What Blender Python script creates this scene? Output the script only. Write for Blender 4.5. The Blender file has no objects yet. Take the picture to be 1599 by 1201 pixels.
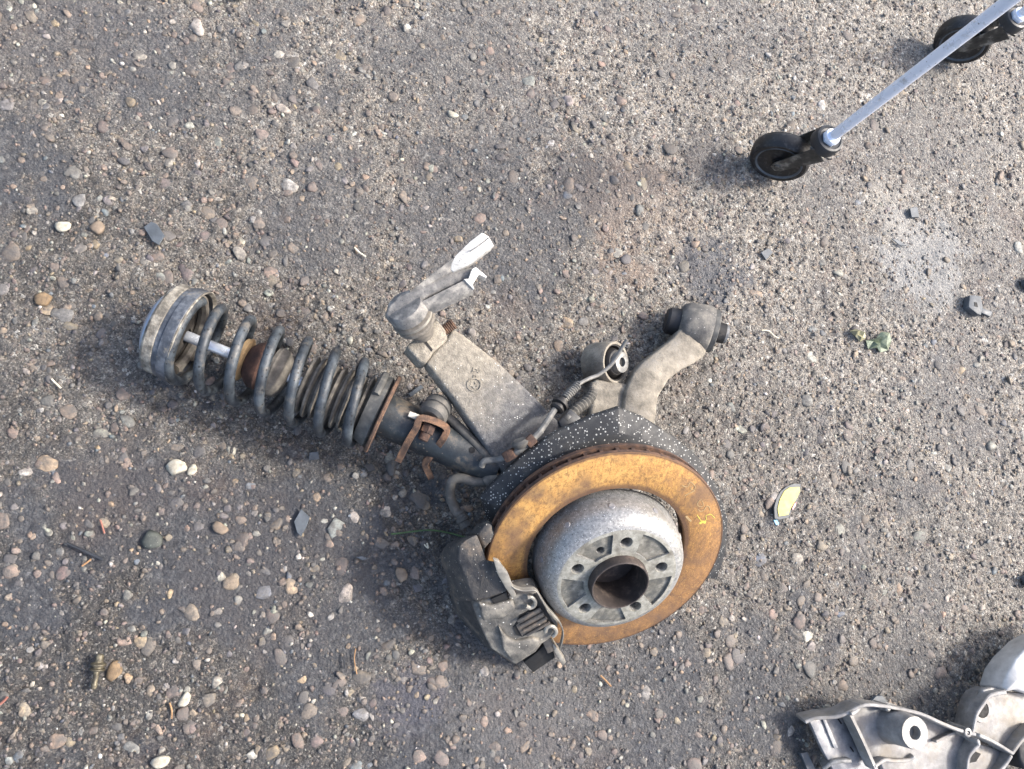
import bpy, bmesh, math, random
import numpy as np
from mathutils import Vector, Matrix

random.seed(7)
RNG = np.random.default_rng(11)
scene = bpy.context.scene
COL = scene.collection
R = math.radians

# ------------------------------------------------------------------ camera
F, CX, CY, H = 1200.0, 799.5, 600.5, 1.095      # focal length / centre in photo pixels, camera height in metres
NADIR = (480.0, 845.0)                          # photo pixel straight below the camera
zc = Vector((-(NADIR[0]-CX), NADIR[1]-CY, F)).normalized()
xc = (Vector((1, 0, 0)) - zc.x*zc).normalized()
yc = zc.cross(xc)
CAM = Vector((0, 0, H))
cam = bpy.data.cameras.new('camera')
cam.sensor_width = 36.0
cam.lens = 36.0*F/1599.0
cam.clip_start, cam.clip_end = 0.01, 200
camo = bpy.data.objects.new('camera', cam)
COL.objects.link(camo)
camo.matrix_world = Matrix(((*xc, CAM.x), (*yc, CAM.y), (*zc, CAM.z), (0, 0, 0, 1)))
scene.camera = camo

# ------------------------------------------------------------------ light
SUN_AZ = Vector((1.0, 0.12)).normalized()      # towards the sun, on the ground
SUN_EL = R(46)
w = bpy.data.worlds.new('World'); scene.world = w; w.use_nodes = True
nt = w.node_tree
sky = nt.nodes.new('ShaderNodeTexSky'); sky.sky_type = 'NISHITA'; sky.sun_disc = False
sky.sun_elevation = SUN_EL; sky.sun_rotation = math.atan2(SUN_AZ.x, SUN_AZ.y)
sky.air_density = 1.0; sky.dust_density = 4.4; sky.ozone_density = 0.8
bg = nt.nodes['Background']; bg.inputs['Strength'].default_value = 0.15
nt.links.new(sky.outputs[0], bg.inputs[0])
sun = bpy.data.lights.new('sun', 'SUN'); sun.energy = 2.0; sun.angle = R(7.0); sun.color = (1.0, 0.955, 0.89)
suno = bpy.data.objects.new('sun', sun); COL.objects.link(suno)
sd = Vector((SUN_AZ.x*math.cos(SUN_EL), SUN_AZ.y*math.cos(SUN_EL), math.sin(SUN_EL)))
suno.rotation_euler = sd.to_track_quat('Z', 'Y').to_euler()
suno.location = sd*5
vs = scene.view_settings
vs.view_transform = 'Standard'; vs.look = 'None'; vs.gamma = 1.0; vs.use_curve_mapping = False
vs.exposure = 1.48

# ------------------------------------------------------------------ pixel -> place helpers
def ray(px, py):
    c = Vector((px-CX, CY-py, -F))
    return Vector((xc.dot(c), yc.dot(c), zc.dot(c)))
def P(px, py, z=0.0):
    r = ray(px, py); return CAM + r*((z-H)/r.z)
def PP(px, py, p0, n):
    r = ray(px, py); return CAM + r*((p0-CAM).dot(n)/r.dot(n))
def mpp(px, py, z=0.0):                          # metres per photo pixel there
    r = ray(px, py); return (z-H)/r.z

# ------------------------------------------------------------------ materials
def lin(c, k=0.85):
    o = []
    for v in c[:3]:
        v = v/255.0
        o.append((v/12.92 if v <= .04045 else ((v+.055)/1.055)**2.4)*k)
    return (*o, 1.0)
class NT:
    def __init__(s, name):
        s.m = bpy.data.materials.new(name); s.m.use_nodes = True
        s.t = s.m.node_tree; s.b = s.t.nodes['Principled BSDF']
        s.tc = s.t.nodes.new('ShaderNodeTexCoord')
    def n(s, kind, **kw):
        x = s.t.nodes.new(kind)
        for k, v in kw.items(): setattr(x, k, v)
        return x
    def l(s, a, b): s.t.links.new(a, b)
    def vec(s, scale=None, rot=None, loc=None):
        if scale is None and rot is None and loc is None: return s.tc.outputs['Object']
        mp = s.n('ShaderNodeMapping'); s.l(s.tc.outputs['Object'], mp.inputs[0])
        if loc is not None: mp.inputs['Location'].default_value = loc
        if rot is not None: mp.inputs['Rotation'].default_value = rot
        if scale is not None: mp.inputs['Scale'].default_value = scale
        return mp.outputs[0]
    def noise(s, scale, detail=5, rough=.6, vec=None, dist=0.0):
        x = s.n('ShaderNodeTexNoise'); x.inputs['Scale'].default_value = scale
        x.inputs['Detail'].default_value = detail; x.inputs['Roughness'].default_value = rough
        x.inputs['Distortion'].default_value = dist
        s.l(vec if vec is not None else s.tc.outputs['Object'], x.inputs['Vector']); return x.outputs[0]
    def voro(s, scale, feature='F1', vec=None):
        x = s.n('ShaderNodeTexVoronoi'); x.feature = feature; x.inputs['Scale'].default_value = scale
        s.l(vec if vec is not None else s.tc.outputs['Object'], x.inputs['Vector']); return x
    def ramp(s, fac, stops, interp='LINEAR'):
        x = s.n('ShaderNodeValToRGB'); cr = x.color_ramp; cr.interpolation = interp
        while len(cr.elements) < len(stops): cr.elements.new(.5)
        for e, (p, c) in zip(cr.elements, stops):
            e.position = p; e.color = c if len(c) == 4 else (*c, 1)
        s.l(fac, x.inputs[0]); return x.outputs[0]
    def mapr(s, v, a, b, c=0.0, d=1.0, smooth=False):
        x = s.n('ShaderNodeMapRange'); s.l(v, x.inputs[0])
        if smooth: x.interpolation_type = 'SMOOTHSTEP'
        for i, q in enumerate((a, b, c, d)): x.inputs[i+1].default_value = q
        return x.outputs[0]
    def mix(s, fac, a, b, mode='MIX'):
        x = s.n('ShaderNodeMix'); x.data_type = 'RGBA'; x.blend_type = mode
        if isinstance(fac, (int, float)): x.inputs[0].default_value = fac
        else: s.l(fac, x.inputs[0])
        for i, q in ((6, a), (7, b)):
            if isinstance(q, tuple): x.inputs[i].default_value = q
            else: s.l(q, x.inputs[i])
        return x.outputs[2]
    def math(s, op, a, b=None, clamp=False):
        x = s.n('ShaderNodeMath'); x.operation = op; x.use_clamp = clamp
        for i, q in ((0, a), (1, b)):
            if q is None: continue
            if isinstance(q, (int, float)): x.inputs[i].default_value = q
            else: s.l(q, x.inputs[i])
        return x.outputs[0]
    def bump(s, h, strength=.3, dist=.001, prev=None):
        x = s.n('ShaderNodeBump'); x.inputs['Strength'].default_value = strength
        x.inputs['Distance'].default_value = dist; s.l(h, x.inputs['Height'])
        if prev is not None: s.l(prev, x.inputs['Normal'])
        return x.outputs[0]
    def out(s, color=None, rough=.6, metal=0.0, normal=None, spec=None):
        if color is not None:
            if isinstance(color, tuple): s.b.inputs['Base Color'].default_value = color
            else: s.l(color, s.b.inputs['Base Color'])
        for k, v in (('Roughness', rough), ('Metallic', metal), ('Specular IOR Level', spec)):
            if v is None: continue
            if isinstance(v, (int, float)): s.b.inputs[k].default_value = v
            else: s.l(v, s.b.inputs[k])
        if normal is not None: s.l(normal, s.b.inputs['Normal'])
        return s.m

def mat(name, stops, scale=30, rough=(.5, .75), metal=0.0, bump=.25, bscale=400, bdist=.0008, specks=None, dust=None, k=.85, stretch=None):
    """noise-mottled surface; specks=(scale, radius, rgb), dust=(rgb, noise scale, lo, hi)"""
    a = NT(name)
    v = a.vec(stretch) if stretch else None
    f = a.noise(scale, 7, .65, v)
    lo, hi = .30, .70
    col = a.ramp(f, [(lo+(hi-lo)*p, lin(c, k)) for p, c in stops])
    rg = a.mapr(a.noise(scale*2.3, 4), .3, .7, rough[0], rough[1])
    if dust:
        d = a.mapr(a.noise(dust[1], 6, .7), dust[2], dust[3], 0, 1)
        col = a.mix(d, col, lin(dust[0], k))
    if specks:
        vo = a.voro(specks[0])
        s = a.n('ShaderNodeSeparateColor'); a.l(vo.outputs['Color'], s.inputs[0])
        rad = a.mapr(s.outputs[0], .35, 1.0, 0.0, specks[1])
        sp = a.math('LESS_THAN', vo.outputs['Distance'], rad)
        col = a.mix(sp, col, lin(specks[2], k))
    nb = a.bump(a.noise(bscale, 5, .65), bump, bdist)
    return a.out(col, rg, metal, nb)

MT = {}
MT['dusty_alloy'] = mat('dusty_alloy', [(0, (92, 88, 80)), (.5, (132, 125, 113)), (1, (170, 162, 147))], 40, (.75, .9), 0, .9, 300, .0016, specks=(330, .26, (112, 106, 98)), dust=((126, 122, 116), 20, .54, .70))
MT['alloy_grey'] = mat('alloy_grey', [(0, (95, 97, 102)), (.5, (140, 140, 142)), (1, (185, 182, 176))], 40, (.45, .7), .35, .35, 500)
MT['alloy_stub'] = mat('alloy_stub', [(0, (78, 79, 80)), (.5, (118, 116, 113)), (1, (166, 162, 154))], 80, (.55, .75), .1, .5, 500, .0008, specks=(500, .3, (60, 60, 64)))
MT['cut_metal'] = mat('cut_metal', [(0, (160, 158, 153)), (.5, (198, 196, 190)), (1, (224, 222, 216))], 90, (.35, .5), .15, .4, 500, specks=(330, .22, (112, 110, 108)), stretch=(1, 3, 1))
MT['cast_alloy'] = mat('cast_alloy', [(0, (108, 107, 107)), (.5, (142, 140, 138)), (1, (176, 174, 169))], 40, (.5, .7), .12, .4, 420, dust=((132, 124, 112), 16, .48, .70))
MT['cross_alloy'] = mat('cross_alloy', [(0, (160, 159, 158)), (.5, (196, 194, 190)), (1, (226, 224, 220))], 24, (.38, .55), .2, .3, 420)
MT['eye_grey'] = mat('eye_grey', [(0, (72, 72, 72)), (.5, (108, 105, 100)), (1, (150, 144, 132))], 45, (.7, .85), .05, .6, 330, .0012, specks=(260, .2, (205, 200, 190)))
MT['machined'] = mat('machined', [(0, (96, 96, 95)), (.5, (134, 133, 130)), (1, (168, 167, 163))], 140, (.3, .45), .3, .25, 500, specks=(300, .2, (110, 108, 104)))
MT['chrome'] = mat('chrome', [(0, (215, 220, 228)), (1, (240, 243, 247))], 40, (.10, .16), 1.0, .03, 200, k=.95)
MT['zinc'] = mat('zinc', [(0, (216, 224, 238)), (1, (228, 234, 245))], 12, (.22, .34), .22, .0, 200, k=1.0, specks=(140, .16, (150, 152, 158)), dust=((176, 178, 180), 60, .58, .72))
MT['rod_steel'] = mat('rod_steel', [(0, (190, 196, 204)), (1, (222, 226, 232))], 40, (.2, .3), .45, .03, 200, k=.9)
MT['black_rubber'] = mat('black_rubber', [(0, (22, 23, 26)), (.6, (34, 35, 39)), (1, (52, 53, 56))], 60, (.55, .75), 0, .2, 400)
MT['bush_rubber'] = mat('bush_rubber', [(0, (26, 25, 25)), (.7, (42, 40, 39)), (1, (74, 70, 64))], 60, (.5, .7), 0, .2, 400)
MT['grey_rubber'] = mat('grey_rubber', [(0, (62, 62, 60)), (.6, (92, 90, 86)), (1, (128, 122, 112))], 50, (.7, .9), 0, .25, 400)
MT['boot_rubber'] = mat('boot_rubber', [(0, (66, 63, 58)), (.5, (102, 97, 90)), (1, (138, 131, 120))], 55, (.75, .9), 0, .25, 350)
MT['spring_paint'] = mat('spring_paint', [(0, (26, 30, 34)), (.5, (52, 58, 64)), (1, (90, 97, 102))], 40, (.38, .6), .0, .5, 260, .0012, specks=(240, .38, (14, 15, 17)), dust=((104, 99, 91), 55, .54, .72))
MT['tube_paint'] = mat('tube_paint', [(0, (20, 24, 28)), (.55, (42, 48, 52)), (1, (84, 88, 86))], 30, (.35, .6), 0, .4, 300, .001, specks=(200, .25, (100, 92, 82)), dust=((108, 92, 74), 30, .53, .70))
MT['rust'] = mat('rust', [(0, (58, 46, 40)), (.5, (98, 76, 62)), (1, (144, 108, 80))], 70, (.8, .95), .0, .8, 260, .0018)
MT['rust_dark'] = mat('rust_dark', [(0, (44, 34, 30)), (.5, (82, 62, 52)), (1, (120, 88, 66))], 90, (.8, .95), .0, .6, 350, .0012)
MT['vent_dark'] = mat('vent_dark', [(0, (38, 30, 27)), (1, (70, 54, 45))], 60, (.85, .95), 0, .4, 300)
MT['mount_beige'] = mat('mount_beige', [(0, (60, 58, 54)), (.45, (108, 103, 94)), (1, (176, 170, 157))], 70, (.75, .9), 0, .7, 260, .0015)
MT['mount_blue'] = mat('mount_blue', [(0, (34, 37, 42)), (.5, (66, 71, 79)), (1, (116, 121, 128))], 40, (.4, .6), 0, .4, 300, .0012, dust=((120, 114, 104), 34, .56, .68))
MT['mount_cap'] = mat('mount_cap', [(0, (134, 142, 154)), (1, (188, 196, 206))], 40, (.28, .45), .4, .1, 200)
MT['cup_inner'] = mat('cup_inner', [(0, (40, 38, 36)), (1, (84, 78, 70))], 60, (.8, .95), 0, .3, 200)
MT['bump_tan'] = mat('bump_tan', [(0, (132, 108, 78)), (1, (176, 148, 108))], 60, (.8, .9), 0, .3, 250)
MT['bump_brown'] = mat('bump_brown', [(0, (44, 30, 26)), (.6, (74, 50, 41)), (1, (108, 78, 62))], 50, (.8, .95), 0, .4, 250)
MT['seat_plastic'] = mat('seat_plastic', [(0, (52, 53, 53)), (.6, (82, 82, 80)), (1, (116, 113, 106))], 50, (.6, .8), 0, .2, 350)
MT['shield_black'] = mat('shield_black', [(0, (22, 23, 26)), (.5, (36, 38, 41)), (1, (66, 65, 63))], 35, (.55, .75), 0, .4, 300, specks=(360, .40, (180, 179, 174)), dust=((72, 69, 64), 18, .58, .76))
MT['caliper'] = mat('caliper', [(0, (66, 65, 63)), (.5, (106, 103, 97)), (1, (152, 146, 134))], 45, (.55, .75), .1, .8, 300, .0014, specks=(190, .22, (222, 219, 210)))
MT['caliper_dark'] = mat('caliper_dark', [(0, (44, 44, 46)), (.55, (72, 70, 68)), (1, (116, 104, 91))], 40, (.65, .85), 0, .8, 300, .0014, specks=(210, .2, (196, 188, 174)))
MT['clip_steel'] = mat('clip_steel', [(0, (96, 94, 90)), (1, (168, 163, 152))], 60, (.4, .6), .3, .2, 300)
MT['pad_black'] = mat('pad_black', [(0, (14, 14, 15)), (1, (32, 31, 31))], 60, (.7, .9), 0, .3, 300)
MT['cable'] = mat('cable', [(0, (66, 66, 66)), (.5, (100, 100, 98)), (1, (140, 136, 128))], 60, (.5, .7), 0, .15, 300)
MT['wire_pale'] = mat('wire_pale', [(0, (84, 83, 80)), (1, (140, 138, 133))], 60, (.45, .6), 0, .1, 300)
MT['plastic_black'] = mat('plastic_black', [(0, (26, 28, 31)), (1, (48, 51, 56))], 40, (.4, .6), 0, .15, 300)
MT['plastic_slate'] = mat('plastic_slate', [(0, (52, 58, 64)), (1, (92, 99, 106))], 40, (.45, .65), 0, .2, 300)
MT['wheel_black'] = mat('wheel_black', [(0, (12, 12, 14)), (.6, (22, 22, 25)), (1, (62, 61, 62))], 90, (.45, .6), 0, .2, 300, dust=((92, 88, 84), 120, .58, .74))
MT['fork_steel'] = mat('fork_steel', [(0, (30, 30, 30)), (.5, (62, 60, 57)), (1, (150, 146, 138))], 45, (.45, .6), .2, .3, 300)
MT['brass'] = mat('brass', [(0, (48, 45, 38)), (.5, (84, 78, 64)), (1, (140, 132, 110))], 110, (.4, .6), .4, .2, 300)
MT['grass'] = mat('grass', [(0, (44, 70, 40)), (1, (84, 112, 68))], 60, (.6, .7), 0, .1, 300)
MT['twig'] = mat('twig', [(0, (128, 96, 66)), (1, (172, 138, 100))], 60, (.7, .8), 0, .2, 300)
MT['red_fibre'] = mat('red_fibre', [(0, (126, 78, 66)), (1, (150, 102, 88))], 60, (.7, .8), 0, .2, 300)
MT['straw'] = mat('straw', [(0, (196, 186, 160)), (1, (236, 228, 208))], 60, (.7, .8), 0, .2, 300)
MT['foil_green'] = mat('foil_green', [(0, (72, 84, 70)), (.5, (98, 110, 92)), (1, (136, 140, 118))], 120, (.3, .45), .2, .6, 300)
MT['foil_yellow'] = mat('foil_yellow', [(0, (124, 120, 94)), (1, (160, 156, 124))], 120, (.4, .5), .1, .5, 300)
MT['paint_yellow'] = mat('paint_yellow', [(0, (186, 174, 84)), (1, (206, 196, 112))], 60, (.5, .65), 0, .1, 300, specks=(420, .14, (120, 110, 60)))
MT['slate_back'] = mat('slate_back', [(0, (74, 77, 78)), (1, (104, 107, 108))], 40, (.6, .7), 0, .1, 300)
MT['blue_chip'] = mat('blue_chip', [(0, (92, 150, 190)), (1, (140, 190, 220))], 60, (.5, .6), 0, .1, 300)
MT['pink_chip'] = mat('pink_chip', [(0, (190, 140, 140)), (1, (214, 170, 168))], 60, (.5, .6), 0, .1, 300)
MT['chalk_yellow'] = mat('chalk_yellow', [(0, (190, 172, 74)), (1, (214, 208, 96))], 200, (.8, .9), 0, .1, 300)
MT['chalk_pale'] = mat('chalk_pale', [(0, (146, 120, 84)), (1, (176, 152, 110))], 300, (.8, .9), 0, .1, 300)
MT['white_mark'] = mat('white_mark', [(0, (176, 168, 152)), (1, (212, 206, 194))], 60, (.6, .7), 0, .1, 300)
MT['stone_green'] = mat('stone_green', [(0, (46, 50, 48)), (1, (82, 86, 80))], 90, (.6, .75), 0, .4, 300, specks=(500, .2, (150, 155, 145)))
MT['stone_pale'] = mat('stone_pale', [(0, (128, 122, 108)), (.5, (168, 162, 146)), (1, (198, 192, 176))], 110, (.7, .8), 0, .4, 300)
MT['stone_ochre'] = mat('stone_ochre', [(0, (88, 74, 58)), (1, (140, 118, 90))], 110, (.75, .85), 0, .7, 260, .0015)
MT['stone_brown'] = mat('stone_brown', [(0, (100, 88, 76)), (1, (146, 130, 112))], 90, (.7, .8), 0, .4, 300)

# ------------------------------------------------------------------ mesh helpers
def smoothstep(t): return t*t*(3-2*t)
def basis(axis):
    axis = axis.normalized()
    h = Vector((0, 0, 1)) if abs(axis.z) < .9 else Vector((0, 1, 0))
    e1 = (h - axis*h.dot(axis)).normalized()
    return axis, e1, axis.cross(e1)
def spline(pts, n=6):
    """Catmull-Rom through the points; a point may be (Vector, radius)"""
    rad = [p[1] if isinstance(p, tuple) else None for p in pts]
    pv = [p[0] if isinstance(p, tuple) else p for p in pts]
    out, ro = [], []
    for i in range(len(pv)-1):
        p0 = pv[max(i-1, 0)]; p1 = pv[i]; p2 = pv[i+1]; p3 = pv[min(i+2, len(pv)-1)]
        for j in range(n):
            t = j/n
            out.append(.5*((2*p1)+(p2-p0)*t+(2*p0-5*p1+4*p2-p3)*t*t+(3*p1-p0-3*p2+p3)*t**3))
            ro.append(None if rad[i] is None else rad[i]*(1-t)+rad[i+1]*t)
    out.append(pv[-1]); ro.append(rad[-1])
    return out, ro

class MB:
    """collects shapes into one mesh"""
    def __init__(s): s.bm = bmesh.new()
    def _merge(s, b):
        me = bpy.data.meshes.new('tmp'); b.to_mesh(me); s.bm.from_mesh(me); bpy.data.meshes.remove(me); b.free()
    def raw(s, vs, fs, bevel=0, seg=2):
        b = bmesh.new()
        bv = [b.verts.new(v) for v in vs]
        for f in fs:
            try: b.faces.new([bv[i] for i in f])
            except ValueError: pass
        bmesh.ops.recalc_face_normals(b, faces=b.faces)
        if bevel:
            es = [e for e in b.edges if len(e.link_faces) == 2 and e.calc_face_angle(0) > R(25)]
            bmesh.ops.bevel(b, geom=es, offset=bevel, segments=seg, affect='EDGES', profile=.5, clamp_overlap=True)
        s._merge(b); return s
    def prism(s, top, vec, bevel=0, seg=2):
        n = len(top)
        vec = Vector(vec)
        vs = list(top)+[p+vec for p in top]
        fs = [list(range(n)), list(range(2*n-1, n-1, -1))]+[[i, (i+1) % n, n+(i+1) % n, n+i] for i in range(n)]
        return s.raw(vs, fs, bevel, seg)
    def loft(s, loops, bevel=0, seg=2, caps=True):
        n = len(loops[0]); vs = [p for l in loops for p in l]; fs = []
        for k in range(len(loops)-1):
            for i in range(n):
                fs.append([k*n+i, k*n+(i+1) % n, (k+1)*n+(i+1) % n, (k+1)*n+i])
        if caps: fs += [list(range(n)), list(range((len(loops)-1)*n, len(loops)*n))]
        return s.raw(vs, fs, bevel, seg)
    def lathe(s, p0, axis, prof, n=48, closed=False, caps=True, squash=None, arc=None):
        a, e1, e2 = basis(axis)
        vs, fs = [], []
        for (q, r) in prof:
            for i in range(n):
                t = 2*math.pi*i/n
                vs.append(p0+a*q+(e1*math.cos(t)+e2*math.sin(t))*max(r, 1e-5))
        m = len(prof)
        for k in range(m if closed else m-1):
            k2 = (k+1) % m
            for i in range(n): fs.append([k*n+i, k*n+(i+1) % n, k2*n+(i+1) % n, k2*n+i])
        if caps and not closed: fs += [list(range(n)), list(range((m-1)*n, m*n))]
        return s.raw(vs, fs)
    def tube(s, pts, r, n=10, sub=6, rect=None, up=None):
        """swept tube; rect=(w,h) sweeps a flat strap with its width along up"""
        if sub > 1: pv, ro = spline(pts, sub)
        else: pv, ro = list(pts), [None]*len(pts)
        loops = []; e1 = None
        for i, p in enumerate(pv):
            t = (pv[min(i+1, len(pv)-1)]-pv[max(i-1, 0)]).normalized()
            if up is not None: e1 = (up-t*up.dot(t)).normalized()
            elif e1 is None: _, e1, _ = basis(t)
            else: e1 = (e1-t*e1.dot(t)).normalized()
            e2 = t.cross(e1)
            if rect:
                a, b = rect[0]/2, rect[1]/2
                loops.append([p+e1*x+e2*y for x, y in ((a, b), (-a, b), (-a, -b), (a, -b))])
            else:
                rr = ro[i] if ro[i] is not None else r
                loops.append([p+(e1*math.cos(2*math.pi*k/n)+e2*math.sin(2*math.pi*k/n))*rr for k in range(n)])
        return s.loft(loops, bevel=(min(rect)*.22 if rect else 0), seg=1)
    def box(s, c, ex, ey, ez, bevel=0, seg=2):
        vs = [c+ex*a+ey*b+ez*d for d in (-1, 1) for a, b in ((-1, -1), (1, -1), (1, 1), (-1, 1))]
        return s.raw(vs, [[0, 1, 2, 3], [4, 5, 6, 7], [0, 1, 5, 4], [1, 2, 6, 5], [2, 3, 7, 6], [3, 0, 4, 7]], bevel, seg)
    def build(s, name, material, parent=None, angle=35, world=True):
        me = bpy.data.meshes.new(name); s.bm.to_mesh(me); s.bm.free()
        me.shade_smooth(); me.set_sharp_from_angle(angle=R(angle))
        me.materials.append(MT[material] if isinstance(material, str) else material)
        o = bpy.data.objects.new(name, me); COL.objects.link(o)
        if parent is not None:
            o.parent = parent
            if parent.type == 'EMPTY': o.matrix_parent_inverse = Matrix.Translation(-parent.location)
        return o
def thing(name, label, cat, loc, group=None):
    o = bpy.data.objects.new(name, None); COL.objects.link(o); o.location = loc; o.empty_display_size = .05
    return tag(o, label, cat, group)
def tag(o, label, cat, group=None):
    o['label'] = label; o['category'] = cat
    if group: o['group'] = group
    return o

# ================================================================== GROUND
def vnoise(x, y, cell, seed):
    r = np.random.default_rng(seed); g = r.random((257, 257))
    u, v = x/cell, y/cell
    iu, iv = np.floor(u).astype(int), np.floor(v).astype(int)
    fu, fv = u-iu, v-iv
    fu = fu*fu*(3-2*fu); fv = fv*fv*(3-2*fv)
    a = g[iu % 256, iv % 256]; b = g[(iu+1) % 256, iv % 256]; c = g[iu % 256, (iv+1) % 256]; d = g[(iu+1) % 256, (iv+1) % 256]
    return (a*(1-fu)+b*fu)*(1-fv)+(c*(1-fu)+d*fu)*fv
def gheight(x, y):
    h = (vnoise(x, y, .17, 1)-.5)*.006+(vnoise(x, y, .06, 2)-.5)*.0035
    h += (vnoise(x, y, .024, 3)-.5)*.0046+(vnoise(x+.7, y-.3, .0115, 4)-.5)*.0052
    return h*(1-.5*mud(x, y))
def mud(x, y):
    f = .5*vnoise(x, y, .23, 31)+.3*vnoise(x, y, .085, 32)+.2*vnoise(x, y, .03, 33)-.10*(.42*x+.62*y)
    return np.clip((f-.455)/.11, 0, 1)
def gfine(x, y): return (vnoise(x, y, .0062, 5)-.5)*.0050
X0, X1, Y0, Y1 = -.62, 1.58, -.52, 1.27
def axis_coords(a, b, step):
    return np.concatenate([[-12, -6, -3, -1.5], np.arange(a, b, step), [2.6, 4, 7, 12]])
gx, gy = axis_coords(X0, X1, .0031), axis_coords(Y0, Y1, .0031)
XX, YY = np.meshgrid(gx, gy, indexing='ij')
jx = (vnoise(XX, YY, .004, 8)-.5)*.0012
inner = (XX > X0) & (XX < X1) & (YY > Y0) & (YY < Y1)
ZZ = np.where(inner, gheight(XX, YY)+gfine(XX, YY)*(1-.6*mud(XX, YY)), 0.0)
co = np.stack([XX+np.where(inner, jx, 0), YY, ZZ], -1).reshape(-1, 3).astype(np.float32)
nx, ny = len(gx), len(gy)
idx = np.arange(nx*ny).reshape(nx, ny)
q = np.stack([idx[:-1, :-1], idx[1:, :-1], idx[1:, 1:], idx[:-1, 1:]], -1).reshape(-1, 4).astype(np.int32)
def np_mesh(name, co, faces):
    me = bpy.data.meshes.new(name); k = faces.shape[1]
    me.vertices.add(len(co)); me.vertices.foreach_set('co', co.ravel())
    me.loops.add(faces.size); me.loops.foreach_set('vertex_index', faces.ravel())
    me.polygons.add(len(faces)); me.polygons.foreach_set('loop_start', np.arange(0, faces.size, k, dtype=np.int32))
    me.update(); me.validate(); me.shade_smooth()
    return me
gm = np_mesh('ground', co, q)
_at = gm.attributes.new('mud', 'FLOAT', 'POINT'); _at.data.foreach_set('value', mud(XX, YY).ravel().astype(np.float32))

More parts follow.
